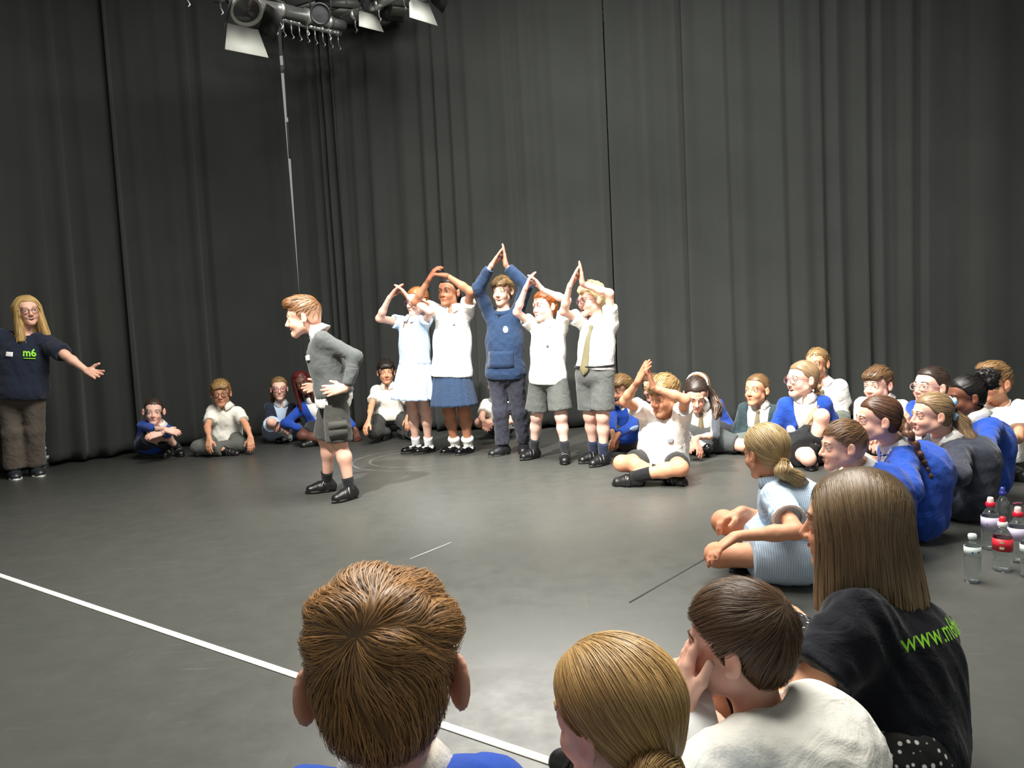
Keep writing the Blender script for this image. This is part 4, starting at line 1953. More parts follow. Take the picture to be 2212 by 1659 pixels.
def wall(name, i0, i1, off=.42):
    mb = MB()
    P = LINE[i0:i1 + 1]
    a, b = P[0], P[-1]
    t = unit(b - a)
    n = np.array([-t[1], t[0]])
    a2, b2 = a + n * off, b + n * off
    c = (a2 + b2) / 2 + n * .05
    R = np.array([[t[0], n[0], 0], [t[1], n[1], 0], [0, 0, 1]])
    mb.box((c[0], c[1], 2.35), (np.linalg.norm(b - a) / 2 + .25, .05, 2.35), R)
    return tag(obj(name, mb.mesh(name, wallm)), 'plain grey wall behind the black drapes', kind='structure')


wall('wall_left', 0, 4)
wall('wall_back', 6, 11)
mb = MB()
mb.box((0, 4.0, 4.75), (7.5, 6.5, .05))
tag(obj('ceiling', mb.mesh('ceiling', plain((120, 120, 114), .9, name='ceiling paint'))), 'grey ceiling above the lighting bars', kind='structure')
# conduit seen through the gap in the corner
g0 = line_at(u_at(627, 300))
gd = unit(np.array([g0[0], g0[1]]))
mb = MB()
c = g0 + gd * .12
for z0, z1, r in ((3.15, 4.4, .018), (2.75, 3.1, .03)):
    mb.tube([(c[0], c[1], z0), (c[0], c[1], z1)], r, 12)
mb.box((c[0], c[1], 3.62), (.05, .03, .03))
tag(obj('trim_2', mb.mesh('trim_2', plain((176, 178, 172), .5, name='grey conduit'), smooth=True)), 'pale conduit pipe behind the corner gap', kind='structure')
g1 = line_at(u_at(1310, 40)) + np.array([.0, .10])
mb = MB()
for i in range(9):
    mb.lathe([(.0, -.03), (.02, -.02), (.024, 0), (.02, .02), (.0, .03)], (g1[0], g1[1], 4.12 - i * .055), 10)
tag(obj('trim_3', mb.mesh('trim_3', plain((190, 192, 188), .35, .8, name='bright steel'), smooth=True)), 'steel chain hanging in the slit between drapes', kind='structure')

# ------------------------------------------------------------------ lighting rig in the corner
ALU = plain((196, 198, 196), .28, .9, name='aluminium')
BLK = plain((22, 22, 23), .5, name='black lantern paint')
GRY = plain((168, 170, 164), .55, name='grey lantern paint')


def bar(label, a, b, r, name='lighting_bar', clamps=0, sag=0):
    root = empty(name, (a + b) / 2)
    tag(root, label, 'lighting bar', 'bars of the overhead rig')
    mb = MB()
    mb.tube([a, a + (b - a) * .5, b], r, 16)
    obj('pipe', mb.mesh('pipe', ALU, (a + b) / 2, True), root)
    d = unit(b - a)
    for i in range(clamps):
        p = a + (b - a) * ((i + .5) / clamps)
        mb = MB()
        mb.tube([p - d * .02, p + d * .02], r * 1.25, 14)
        mb.tube([p, p - Z3 * .10], .007, 6)
        mb.tube([p - Z3 * .10, p - Z3 * .13 + d * .02, p - Z3 * .15], .006, 6)
        obj('hook_clamp', mb.mesh('hook_clamp', plain((150, 152, 150), .35, .8, name='steel clamp'), (a + b) / 2, True), root)
    return root


def rp(px, py, D):
    return pix(px, py, D * .94)


b0, b1 = rp(500, -6, 6.3), rp(690, 44, 7.0)
bar('thick shiny aluminium lighting bar running into the corner', b0 - (b1 - b0) * .6, b1, .055, clamps=5)
c0, c1 = rp(676, 38, 6.95), rp(742, 57, 7.2)
bar('short bright bar ending just past the round lantern', c0, c1, .045, clamps=1)
d0, d1 = rp(585, 36, 7.35), rp(738, 74, 7.55)
bar('thin curtain track pipe with a row of hooks at the corner', d0, d1, .022, clamps=9)
e0, e1 = rp(742, 44, 7.3), rp(900, -30, 6.7)
bar('aluminium bar slanting up out of view above the wide drape', e0, e1, .04, clamps=3)


def duct(label, cpx, size, rot, tilt=0):
    p = rp(*cpx)
    a = math.radians(rot)
    R = np.array([[math.cos(a), -math.sin(a), 0], [math.sin(a), math.cos(a), 0], [0, 0, 1]])
    root = empty('ceiling_panel', p)
    tag(root, label, 'panel', 'pale panels above the rig')
    mb = MB()
    mb.box(p, size, R)
    obj('panel', mb.mesh('panel', GRY, p), root)
    mb = MB()
    for s in (-1, 1):
        mb.box(p + R @ np.array([0, s * (size[1] + .02), -.01]), (size[0] * 1.02, .02, size[2] + .02), R)
    obj('edge_rail', mb.mesh('edge_rail', plain((52, 54, 52), .5, name='dark steel'), p), root)


duct('pale ceiling panel between the thick bar and the round lantern', (655, 4, 7.6), (.40, .10, .05), -28)
duct('wide pale ceiling panel just behind the round lantern', (742, 20, 7.7), (.26, .16, .03), 18)
duct('small pale ceiling panel at the far end of the rig', (835, 12, 7.5), (.18, .14, .03), 20)


def fresnel(label, c, aim, s=1.0, body=GRY, doors=True, group='stage lanterns'):
    """stage lantern: barrel, rim, lens, yoke, four barn doors"""
    root = empty('stage_lantern', c)
    tag(root, label, 'stage light', group)
    d = unit(np.array(aim) - c)
    R = frame_z(d)
    mb = MB()
    prof = [(0, -.26), (.085, -.26), (.095, -.24), (.095, -.16), (.102, -.155), (.102, -.14), (.095, -.135), (.095, -.05), (.10, -.04), (.125, 0), (.125, .02), (.105, .02), (.10, .0), (0, -.01)]
    mb.lathe(np.array(prof) * s, c, 24, d)
    obj('barrel', mb.mesh('barrel', body, c, True), root)
    mb = MB()
    mb.lathe(np.array([(.0, .012), (.05, .008), (.10, .0)]) * s, c, 24, d)
    obj('lens', mb.mesh('lens', plain((58, 60, 62), .12, name='lamp glass'), c, True), root)
    mb = MB()
    for sg in (-1, 1):
        mb.box(c + R @ (np.array([sg * .115, 0, -.12]) * s), np.array([.006, .02, .05]) * s, R)
    top = c + np.array([0, 0, .30 * s])
    mb.tube([c + R @ (np.array([-.118, 0, -.12]) * s), c + R @ (np.array([-.125, .0, -.12]) * s) + Z3 * .2 * s, top, c + R @ (np.array([.125, .0, -.12]) * s) + Z3 * .2 * s, c + R @ (np.array([.118, 0, -.12]) * s)], .011 * s, 8)
    mb.tube([top, top + Z3 * .16 * s], .014 * s, 8)
    obj('yoke', mb.mesh('yoke', BLK, c, True), root)
    if doors:
        for i in range(4):
            a = i * math.pi / 2
            Rz = np.array([[math.cos(a), -math.sin(a), 0], [math.sin(a), math.cos(a), 0], [0, 0, 1]])
            w0, w1, ln = (.12, .17, .19) if i % 2 == 0 else (.10, .12, .14)
            V = []
            for t in (-.002, .002):
                for x, y, z in ((-w0, .125, .02), (w0, .125, .02), (w1, .125 + ln * .55, .02 + ln), (-w1, .125 + ln * .55, .02 + ln)):
                    V.append(c + R @ (Rz @ np.array([x, y + t, z]) * s))
            mb = MB()
            mb.add(V, [[0, 1, 2, 3], [4, 7, 6, 5], [0, 4, 5, 1], [1, 5, 6, 2], [2, 6, 7, 3], [3, 7, 4, 0]])
            obj('barn_door', mb.mesh('barn_door', BLK if i != 2 else GRY, c), root)
    return root


fresnel('grey barrel lantern with black barn doors tilted down above the gap', rp(532, 22, 5.9), rp(600, 150, 5.55), .92)
fresnel('round black lantern facing out from the thick bar', rp(692, 30, 6.3), (-.9, 3.0, 2.2), .62, BLK, False)
fresnel('dark lantern with barn doors beside the pale panels', rp(800, 4, 7.0), (0.8, 4.5, 1.0), .7, BLK, True)
fresnel('pale lantern cut off by the upper picture edge above wide drape', rp(915, -28, 6.4), (1.5, 4.0, .5), .8, GRY, True)


# ------------------------------------------------------------------ bottles
def water_mat(tint, rough=.03):
    m, nt, b = new_mat('clear plastic')
    g = nt.nodes.new('ShaderNodeBsdfGlass')
    g.inputs['IOR'].default_value = 1.12
    g.inputs['Roughness'].default_value = rough
    g.inputs['Color'].default_value = (*tint, 1)
    gl = nt.nodes.new('ShaderNodeBsdfGlossy')
    gl.inputs['Roughness'].default_value = .18
    mx = nt.nodes.new('ShaderNodeMixShader')
    mx.inputs[0].default_value = .18
    nt.links.new(g.outputs[0], mx.inputs[1])
    nt.links.new(gl.outputs[0], mx.inputs[2])
    nt.links.new(mx.outputs[0], nt.nodes['Material Output'].inputs['Surface'])
    return m


PLAST = water_mat((.93, .96, .96))


def bottle(label, p, h, cap, lab, sports=False, label_zone=(.42, .62), group='water bottles on the floor', marks=(), rs=1.0, turn=0.0):
    root = empty('water_bottle', p)
    tag(root, label, 'bottle', group)
    s = h / .20
    R = .031 * s * rs
    prof = [(0, .004), (R * .6, .002), (R * .9, .0), (R, .008)]
    zz = np.linspace(.02, .125, 22)
    for z in zz:
        inl = label_zone[0] < z / .2 < label_zone[1]
        prof.append((R * (1 if inl else 1 - .035 * (.5 + .5 * math.cos(z * 2 * math.pi / .0165))), z * s))
    prof += [(R * .97, .135 * s), (R * .85, .148 * s), (R * .6, .162 * s), (R * .42, .171 * s), (R * .40, .182 * s), (R * .46, .183 * s), (R * .46, .186 * s), (R * .38, .187 * s), (R * .38, .19 * s), (0, .19 * s)]
    prof[3] = (R, .008 * s)
    mb = MB()
    mb.lathe(prof, (0, 0, 0), 28)
    obj('bottle_body', mb.mesh('bottle_body', PLAST, (0, 0, 0), True), root)
    mb = MB()
    wl = .55 if marks == 'full' else .45
    mb.lathe([(0, .006 * s), (R * .88, .006 * s), (R * .93, .02 * s), (R * .93, wl * .2 * s), (0, wl * .2 * s)], (0, 0, 0), 24)
    z0, z1 = label_zone
    mb = MB()
    mb.lathe([(R * 1.0, z0 * .2 * s), (R * 1.025, z0 * .2 * s), (R * 1.025, z1 * .2 * s), (R * 1.0, z1 * .2 * s)], (0, 0, 0), 28)
    lo = obj('label', mb.mesh('label', plain(lab, .45, name='bottle label'), (0, 0, 0), True), root)
    for (a, dz, w, hh, c, shp) in (marks if isinstance(marks, (list, tuple)) else ()):
        zc = (z0 + z1) / 2 * .2 * s + dz * s
        V, n = [], 12
        for i in range(n):
            t = i / n * 2 * math.pi
            if shp == 'rect':
                x = math.copysign(min(1, abs(math.cos(t)) * 1.4), math.cos(t))
                y = math.copysign(min(1, abs(math.sin(t)) * 1.4), math.sin(t))
            else:
                x, y = math.cos(t) * (1 if math.sin(t) < .2 else max(.15, 1 - math.sin(t))), math.sin(t) * (1 if math.sin(t) < 0 else 1.4)
            aa = a + turn + x * w * s / R
            V.append((R * 1.035 * math.cos(aa), R * 1.035 * math.sin(aa), zc + y * hh * s))
        aa = a + turn
        V.append((R * 1.037 * math.cos(aa), R * 1.037 * math.sin(aa), zc))
        mb = MB()
        mb.add(V, None, [[i, (i + 1) % n, n] for i in range(n)])
        obj('label_mark', mb.mesh('label_mark', plain(c, .5, name='label ink')), lo)
    mb = MB()
    rc = R * .50
    if sports:
        mb.lathe([(rc, .178 * s), (rc * 1.05, .18 * s), (rc * 1.05, .194 * s), (rc * .9, .196 * s), (0, .196 * s)], (0, 0, 0), 20)
        cp = obj('cap', mb.mesh('cap', plain(cap[0], .35, name='cap plastic'), (0, 0, 0), True), root)
        mb = MB()
        mb.lathe([(rc * .75, .195 * s), (rc * .7, .208 * s), (rc * .55, .216 * s), (0, .218 * s)], (0, 0, 0), 20)
        obj('spout', mb.mesh('spout', plain(cap[1], .3, name='spout plastic'), (0, 0, 0), True), cp)
    else:
        prof = [(rc, .183 * s), (rc * 1.02, .185 * s), (rc * 1.0, .2 * s), (rc * .9, .202 * s), (0, .202 * s)]
        mb.lathe(prof, (0, 0, 0), 20)
        for i in range(16):
            a = i / 16 * 2 * math.pi
            mb.box((rc * math.cos(a), rc * math.sin(a), .192 * s), (.0007, .0007, .006 * s))
        obj('cap', mb.mesh('cap', plain(cap, .35, name='cap plastic'), (0, 0, 0), False), root)
    return root


tc_ = -math.pi / 2 - .4
bottle('small clear water bottle with a white cap standing in front of the others', fl(2101, 1257), .168, (232, 240, 240), (205, 215, 214),
       marks=[(tc_ - .12, -.002, .004, .005, (46, 106, 160), 'drop'), (tc_ + .65, .0, .0045, .005, (96, 150, 70), 'rect')], label_zone=(.56, .76))
bottle('bottle with red cap and lilac label nearest the navy cardigan girl', fl(2140, 1185), .190, ((206, 28, 52), (240, 205, 205)), (196, 188, 214), True,
       marks=[(tc_ - .5, -.004, .004, .005, (120, 110, 160), 'drop')], label_zone=(.44, .68), rs=1.12)
bottle('bottle with a dark blue cap half hidden behind red capped bottle', fl(2166, 1150), .178, ((38, 42, 110), (52, 58, 140)), (170, 178, 180), True, label_zone=(.1, .18))
bottle('bottle with red and white cap and bright red label', fl(2166, 1232), .182, ((240, 240, 236), (226, 40, 52)), (205, 40, 52), True,
       marks=[(tc_ - .25, .012, .007, .004, (200, 200, 160), 'rect'), (tc_ - .25, -.010, .008, .005, (196, 200, 170), 'rect')], label_zone=(.42, .66), rs=1.12)
bottle('bottle with red cap and lilac label behind the red labelled one', fl(2199, 1212), .190, ((206, 28, 52), (240, 200, 200)), (196, 188, 214), True, label_zone=(.44, .68), rs=1.12)
bottle('clear bottle standing behind the standing woman at the drape', fl(100, 1010), .168, (225, 232, 232), (150, 156, 156), label_zone=(.42, .6))
bottle('clear bottle mostly cut off by the frame beside the red labelled bottle', fl(2222, 1246), .168, (232, 240, 240), (205, 215, 214), label_zone=(.5, .7))
mb = MB()
pk = fl(2198, 1090)
mb.tube([pk + np.array([-.02, .0, .005]), pk + np.array([.0, .006, .006]), pk + np.array([.02, -.002, .005])], .005, 8)
tag(obj('paper_scrap', mb.mesh('paper_scrap', plain((214, 120, 140), .6, name='pink paper'), smooth=True)), 'tiny pink scrap on the floor beyond the bottles', 'scrap')


# ------------------------------------------------------------------ people
STK = plain((240, 240, 238), .6, name='sticker')
CREST = plain((150, 170, 205), .6, name='embroidered crest')
SILV = plain((70, 84, 110), .6, name='printed crest')
LIME = plain((140, 214, 40), .6, name='lime print')


def cross(**kw):
    d = dict(ll=(L(.36, .20, .13), L(-.05, .30, .055)), rl=(L(-.36, .20, .13), L(.07, .36, .05)),
             lf=(L(-.85, .35, -.05), L(.2, .6, .7)), rf=(L(.85, .35, -.05), L(-.2, .6, .7)))
    d.update(kw)
    return d


def hug(**kw):
    d = dict(ll=(L(.10, .36, .50), L(.08, .42, .066)), rl=(L(-.10, .36, .50), L(-.08, .44, .066)), lf=(L(.15, 1, 0),), rf=(L(-.15, 1, 0),))
    d.update(kw)
    return d


# ---- the standing woman
def w1(k, r):
    sd = shirt(k, r, (30, 36, 52), .92, .05, .018, 'tee_shirt', False, .008, 4, .056, band=True, loose=.022)
    bottoms(k, r, (88, 80, 72), 'trousers', flare=.028, amp=.007, off=.010, waist=.03)
    patch(k, r, sd, -.055, .15, .055, .034, STK)
    text_on(k, r, sd, 'm6', .085, .155, .075, LIME, 'shirt_logo', bold=.002)
    patch(k, r, sd, .085, .170, .085, .006, LIME, 'shirt_logo')


person('blonde woman in navy tee and glasses standing with one arm held out', (48, 1033), 1.58, -18, (45, 845), (50, 718), (60, 672), (-42, 0, 4), .0, g=1.22, hs=1.08, stand=True,
       la=((150, 775, -.05), (186, 800, -.1)), ra=((-70, 780, 0), (-110, 840, -.1)), lh=dict(tip=(216, 812, -.15), n=(-.1, -.75, .6), curl=.12, spread=.3, thumb=1.0),
       ll=((85, 935, -.2), G(78, 1026, .07)), rl=((35, 940, -.2), G(33, 1032, .07)), lf=(-45,), rf=(-35,), skin=FAIR, mouth='open', iris=(80, 100, 120),
       hair=dict(style='long', col=(205, 170, 108), vol=[((.058, -.01, .02), (.082, .03, -.20), .030, .030, (0, 1, 0), 1.5), ((-.058, -.01, .02), (-.082, .03, -.22), .030, .030, (0, 1, 0), 1.5), ((0, -.05, .02), (0, -.075, -.2), .055, .05, (1, 0, 0), 1.5)], part=.0, n=700, len=.2),
       shoes='white_sole', wear=w1, glasses=((90, 50, 66), False), q=2)


# ---- children along the drape
def w2(k, r):
    sd, _ = jumper(k, r, BLUE, vee=(.045, .05), seed=1)
    bottoms(k, r, (22, 26, 42), 'shorts', .75, flare=.02)


person('boy in royal blue jumper hugging his knees by the drape', (328, 988), 1.28, -28, neck=(342, 918, -.05), head=(332, 889, -.10), hd=(-22, 4, -4), bend=.05, hs=1.02,
       la=((398, 945, -.25), (345, 938, -.45)), ra=((310, 945, -.2), (372, 932, -.42)), lh=dict(d=L(-1, .1, -.1), n=(0, .8, -.6)), rh=dict(d=L(1, .1, -.3), n=(0, .8, -.6)),
       **hug(ll=((374, 908, -.33), G(386, 984, .064)), rl=((345, 914, -.33), G(362, 986, .064)), lf=(-35,), rf=(-12,)), skin=PALE,
       hair=dict(style='buzz', col=(66, 52, 42)), socks=(24, 25, 28), sock_len=.08, wear=w2, ears=1.1)


def w3(k, r):
    shirt(k, r, (232, 230, 220), .68, .05, seed=6)
    bottoms(k, r, (92, 94, 90), 'trousers', flare=.012)


person('boy in white polo and glasses cross-legged with hands on his shins', (490, 973), 1.32, -4, neck=(486, 879, -.05), head=(477, 850, -.08), hd=(-16, 2, 0), hs=1.10, g=1.15, bend=.04,
       la=((545, 915, -.1), (544, 948, -.36)), ra=((428, 920, -.1), (452, 945, -.38)), lh=dict(d=(0.1, -.3, -.9), n=(-.2, .5, -.8), curl=.3), rh=dict(d=(0.0, -.4, -.9), n=(.2, .5, -.8), curl=.3),
       **cross(ll=(L(.42, .16, .10), L(-.06, .26, .055)), rl=(L(-.42, .16, .10), L(.08, .33, .05))), skin=TAN,
       hair=dict(style='fringe', col=(158, 124, 78)), shoes='velcro', wear=w3, glasses=((40, 34, 34), False), q=1)


def w4(k, r):
    sd, _ = jumper(k, r, (36, 42, 58), (188, 206, 228), (.075, .26), .06, name='cardigan', coll=False, seed=3)
    collar(k, r, cloth((225, 232, 240)))
    bottoms(k, r, (178, 202, 228), 'shorts', .8, flare=.02, lap=True, name='dress')
    patch(k, r, sd, .085, .17, .055, .030, STK)


person('girl with pink glasses in navy cardigan over pale blue dress sitting', (606, 953), 1.26, -22, neck=(607, 872, -.02), head=(603, 840, -.05), hd=(-18, 0, 0), hs=1.02,
       la=((640, 905, -.05), (616, 910, -.26)), ra=((572, 915, -.05), (606, 917, -.26)), lh=dict(d=(-.7, -.4, -.5)), rh=dict(d=(.7, -.4, -.5)),
       ll=((662, 922, -.30), G(600, 946, .06)), rl=((652, 938, -.35), G(625, 955, .05)), lf=(L(-.9, .3, .15), L(-.1, .7, .6)), rf=(L(-.9, .3, 0), L(0, .6, .7)), skin=PALE,
       hair=dict(style='pony', col=(140, 112, 72), path=[(592, 845, .10), (588, 872, .10)], tie=(0, -.10, .02)), shoes='mary', socks=(225, 228, 226), sock_len=.14, wear=w4, glasses=((170, 70, 110), False))


def w5(k, r):
    jumper(k, r, BLUE, WHITE, (.075, .30), .06, name='cardigan', seed=9)
    bottoms(k, r, (40, 40, 44), 'shorts', .8, lap=True, name='skirt')


_rb = []
for i, (x, y) in enumerate(((.062, .035), (.072, .01), (.074, -.02), (.066, -.05), (.05, .055), (.04, -.085), (.0, -.10), (-.04, -.085), (-.066, -.05), (-.074, -.02), (-.072, .01), (-.062, .035))):
    _rb.append(((x * .9, y, .05), (x * 1.25 + .01 * math.sin(i * 5), y + .02, -.20 - .03 * math.sin(i * 3)), .014, .010, None, 1))
person('girl with long red braids in royal blue cardigan leaning out behind the grey jumper boy', (702, 953), 1.36, -8, neck=(676, 862, -.02), head=(652, 828, -.06), hd=(-14, 0, 16), hs=1.04,
       la=((766, 880, -.05), (773, 932, -.15)), ra=((640, 900, -.1), (655, 928, -.2)), lh=dict(d=(.2, -.2, -1), n=(0, 1, 0), spread=.35), rh=dict(d=(.2, -.3, -1)),
       **cross(), skin=DARK, mouth='open', iris=(50, 32, 24), lips=(120, 62, 58),
       hair=dict(style='long', col=(96, 34, 34), vol=_rb, k=.006, th=.008, n=380, len=.16, var=.5), wear=w5)


# ---- boy in the grey jumper
def w6(k, r):
    sd, _ = jumper(k, r, (80, 84, 84), vee=(.050, .12), hem=.02, shirt_tail=.125, seed=2, amp=.008)
    bt = bottoms(k, r, (74, 74, 70), 'shorts', .98, flare=.026, amp=.007, off=.008)
    tl = Sdf()
    torso_prims(tl, k, .014)
    tl.cone(k.P, k.P - k.T * .05 + k.f * .02, .088 * k.s * k.g, .098 * k.s * k.g, .03, k.l, 1.2)
    tl.plane(k.P - k.T * .09 - k.f * .0, -k.T + k.f * .25, .004)
    tl.plane(k.P + k.T * .02, k.T, .004)
    garment(k, r, 'shirt_tail', tl, .008, cloth(WHITE), .006, 40, 3)
    patch(k, r, sd, .06, .14, .055, .030, STK)
    Hp, K, A = k.leg[1]
    d = unit(K - Hp)
    for t, hh in ((.60, .022), (.74, .035)):
        o = unit(k.l + k.f * .1)
        o = unit(o - d * o.dot(d))
        p = bt.trace((Hp + (K - Hp) * t + o * .3)[None], -o)[0]
        mb = MB()
        mb.box(p + o * (.003 if hh < .03 else .0), (.006, .052, hh), np.stack([o, np.cross(d, o), d], 1))
        obj('cargo_pocket', mb.mesh('cargo_pocket', cloth((74, 74, 70)), k.B), r)


person('boy in grey jumper and cargo shorts standing with hands on hips', (722, 1075), 1.34, 72, (722, 850), (690, 720), (654, 686), (82, 8, 0), .0, g=1.12, hs=1.08, stand=True,
       la=((785, 765, -.12), (748, 838, -.16)), ra=((730, 790, .25), (700, 830, .2)), lh=dict(tip=(700, 846, -.20), n=(-.1, 1, -.1), curl=.22, spread=.25), rh=dict(tip=(680, 835, .2), n=(0, -1, 0)),
       ll=((735, 975, -.05), G(757, 1078, .066)), rl=((690, 970, .1), G(708, 1062, .066)), lf=(38,), rf=(74,), skin=FAIR, mouth='open',
       hair=dict(style='quiff', col=(128, 90, 58), fade=(-.02, .055), th=.004, top=.014, back=.004), socks=(26, 27, 30), sock_len=.07, wear=w6, q=2)


def w7(k, r):
    shirt(k, r, (232, 230, 220), .66, .03, seed=8)
    bottoms(k, r, (56, 56, 54), 'trousers', flare=.008)


person('dark haired boy in white polo squatting behind the gingham dress girl', (842, 950), 1.34, 4, L(0, -.05, .22), (838, 834, 0), (834, 804, -.03), (-12, 2, 0), hs=1.02,
       la=((890, 870, -.05), (882, 898, -.28)), ra=((800, 870, -.1), (797, 908, -.32)), lh=dict(d=(.0, -.3, -.9)), rh=dict(d=(-.4, -.4, -.8), spread=.3),
       ll=((892, 890, -.30), G(868, 945, .066)), rl=((782, 905, -.30), G(838, 948, .066)), lf=(-20,), rf=(10,), skin=TAN,
       hair=dict(style='fringe', col=(42, 34, 30), wave=.3), shoes='boot', wear=w7)


# ---- the five standing with raised hands
GING = gingham_mat('blue gingham', (112, 160, 214), (226, 236, 246), 26)


def w8(k, r):
    sd = top_sdf(k, .012, .42, -.05, .056, loose=.004)
    garment(k, r, 'dress', sd, k.vox, GING, .004, 26, 3)
    V, Q = loft_skirt(k, k.P + k.T * .075, k.rs((898, 862, 0)), (.118, .10), (.185, .165), 16, .022, 2)
    obj('dress_skirt', mesh_np('dress_skirt', V - k.B, Q, GING), r)
    collar(k, r, GING)


person('girl in blue gingham summer dress standing with hands meeting overhead', (908, 985), 1.40, 32, (897, 800), (893, 692), (900, 652), (42, 4, 0), .0, hs=1.0, stand=True,
       la=((930, 690, -.16), (884, 645, -.20)), ra=((805, 700, -.10), (840, 645, -.20)), lh=dict(tip=(864, 620, -.2), meet=True, curl=.2), rh=dict(tip=(858, 620, -.2), meet=True, curl=.2),
       ll=((915, 900, -.1), G(927, 977, .066)), rl=((890, 900, -.1), G(900, 976, .066)), lf=(52,), rf=(55,), skin=PALE,
       hair=dict(style='pony', col=(150, 98, 56), path=[(918, 668, .10), (920, 690, .10)]), shoes='mary', socks=(232, 236, 240), sock_len=.07, wear=w8, q=2, glasses=((120, 80, 90), True))


def w9(k, r):
    sd = shirt(k, r, WHITE, .55, .02, seed=11, loose=.02)
    V, Q = loft_skirt(k, k.P + k.T * .06, k.rs((980, 876, 0)), (.122, .10), (.185, .16), 17, .014, 1, True)
    obj('skirt', mesh_np('skirt', V - k.B, Q, cloth((44, 62, 88)), smooth=False), r)
    patch(k, r, sd, .06, .11, .02, .012, SILV, 'shirt_logo')


person('girl in white polo and navy pleated skirt standing with hands overhead', (985, 985), 1.46, 14, (975, 808), (978, 670), (969, 632), (26, -4, 0), .0, hs=1.06, g=1.12, stand=True,
       la=((1012, 628, -.20), (966, 596, -.22)), ra=((893, 660, -.12), (926, 606, -.22)), lh=dict(tip=(934, 590, -.22), n=(-.6, .2, -.5), curl=.45), rh=dict(tip=(938, 584, -.22), n=(.7, .2, 0), curl=.5),
       ll=((1000, 905, -.1), G(1012, 978, .066)), rl=((975, 905, -.1), G(984, 977, .066)), lf=(38,), rf=(50,), skin=BROWN, iris=(60, 40, 30),
       hair=dict(style='pony', col=(36, 28, 26), path=[(985, 640, .14), (988, 665, .14)]), shoes='mary', socks=(236, 236, 232), sock_len=.07, frill=True, wear=w9, q=2)


def w10(k, r):
    sd = top_sdf(k, .020, 'long', .055, .062, loose=.014)
    garment(k, r, 'hooded_sweatshirt', sd, k.vox, cloth((38, 58, 88)), .009, 22, 4, (k.P - k.T * .055 * k.s, k.T, .06, .010))
    bottoms(k, r, (56, 58, 70), 'trousers', flare=.006, amp=.011, off=.016)
    patch(k, r, sd, .055, .14, .04, .05, plain((226, 230, 232), .6, name='embroidered logo'), 'sweatshirt_logo', shape='round')
    # kangaroo pocket and hood roll
    patch(k, r, sd, .0, .36, .20, .12, cloth((36, 55, 84)), 'pocket')
    neck_band(k, r, cloth((38, 58, 88)), .062, 'hood', .020)


person('boy in navy hooded sweatshirt and joggers standing with hands pressed overhead', (1098, 985), 1.44, 20, (1092, 806), (1088, 672), (1085, 630), (24, 2, 0), .0, hs=1.02, stand=True,
       la=((1122, 615, -.14), (1093, 574, -.18)), ra=((1018, 615, -.10), (1060, 576, -.18)), lh=dict(tip=(1089, 541, -.18), meet=True, curl=.05, spread=.08), rh=dict(tip=(1081, 541, -.18), meet=True, curl=.05, spread=.08),
       ll=((1120, 890, -.1), G(1132, 976, .066)), rl=((1080, 890, -.1), G(1088, 982, .066)), lf=(5,), rf=(52,), skin=FAIR, mouth='open',
       hair=dict(style='fringe', col=(140, 112, 76), wave=.2), shoes='trainer', socks=(34, 35, 38), wear=w10, q=2)


def w12(k, r):
    sd = shirt(k, r, WHITE, .55, .055, seed=12, loose=.010)
    bottoms(k, r, (90, 93, 90), 'shorts', .86, flare=.03)
    patch(k, r, sd, .05, .16, .016, .016, SILV, 'shirt_logo')


person('ginger boy in white polo and grey shorts standing with hands overhead', (1190, 998), 1.32, 28, (1184, 815), (1184, 702), (1176, 662), (50, 0, 0), .0, hs=1.0, stand=True,
       la=((1222, 655, -.14), (1172, 626, -.18)), ra=((1105, 665, -.12), (1134, 626, -.18)), lh=dict(tip=(1154, 600, -.18), meet=True, curl=.25), rh=dict(tip=(1144, 600, -.18), meet=True, curl=.25),
       ll=((1212, 905, -.1), G(1222, 998, .066)), rl=((1165, 905, -.1), G(1154, 990, .066)), lf=(8,), rf=(52,), skin=(240, 200, 186),
       hair=dict(style='short', col=(168, 92, 40), th=.005, top=.010), socks=(44, 46, 50), wear=w12, q=2)


def w13(k, r):
    sd = shirt(k, r, WHITE, .6, -.035, seed=5, loose=.012)
    bottoms(k, r, (92, 95, 93), 'shorts', .86, flare=.02)
    mb = MB()
    P = []
    c = k.P + k.T * .055
    for a in np.linspace(0, 2 * math.pi, 29):
        p = c + (k.l * math.cos(a) + k.f * math.sin(a)) * .3
        P.append(p)
    P = sd.trace(np.array(P), unit(c - np.array(P)[0]) if False else np.array([unit(c - p) for p in P]))
    mb.tube(P, .008, 8, False)
    obj('belt', mb.mesh('belt', plain((24, 24, 26), .4, name='belt leather'), k.B, True), r)
    tie(k, r, sd, .36, -.02)


person('blond boy with glasses and striped tie standing with hands meeting overhead', (1288, 1006), 1.36, 38, (1284, 808), (1292, 694), (1276, 648), (62, 4, 0), .0, hs=1.0, stand=True,
       la=((1318, 655, -.12), (1258, 614, -.18)), ra=((1195, 668, -.12), (1230, 620, -.18)), lh=dict(tip=(1255, 581, -.18), meet=True, curl=.06, spread=.1), rh=dict(tip=(1246, 581, -.18), meet=True, curl=.06, spread=.1),
       ll=((1300, 905, -.1), G(1304, 1004, .066)), rl=((1272, 905, -.1), G(1284, 997, .066)), lf=(50,), rf=(58,), skin=PALE, mouth='open',
       hair=dict(style='messy', col=(206, 182, 132), top=.012, seed=3), socks=(40, 48, 72), wear=w13, glasses=((96, 60, 80), True), q=2)


# ---- sitting behind the standing group
def w11(k, r):
    shirt(k, r, WHITE, .66, .03, seed=14)
    bottoms(k, r, (40, 42, 46), 'shorts', .6, flare=.02)


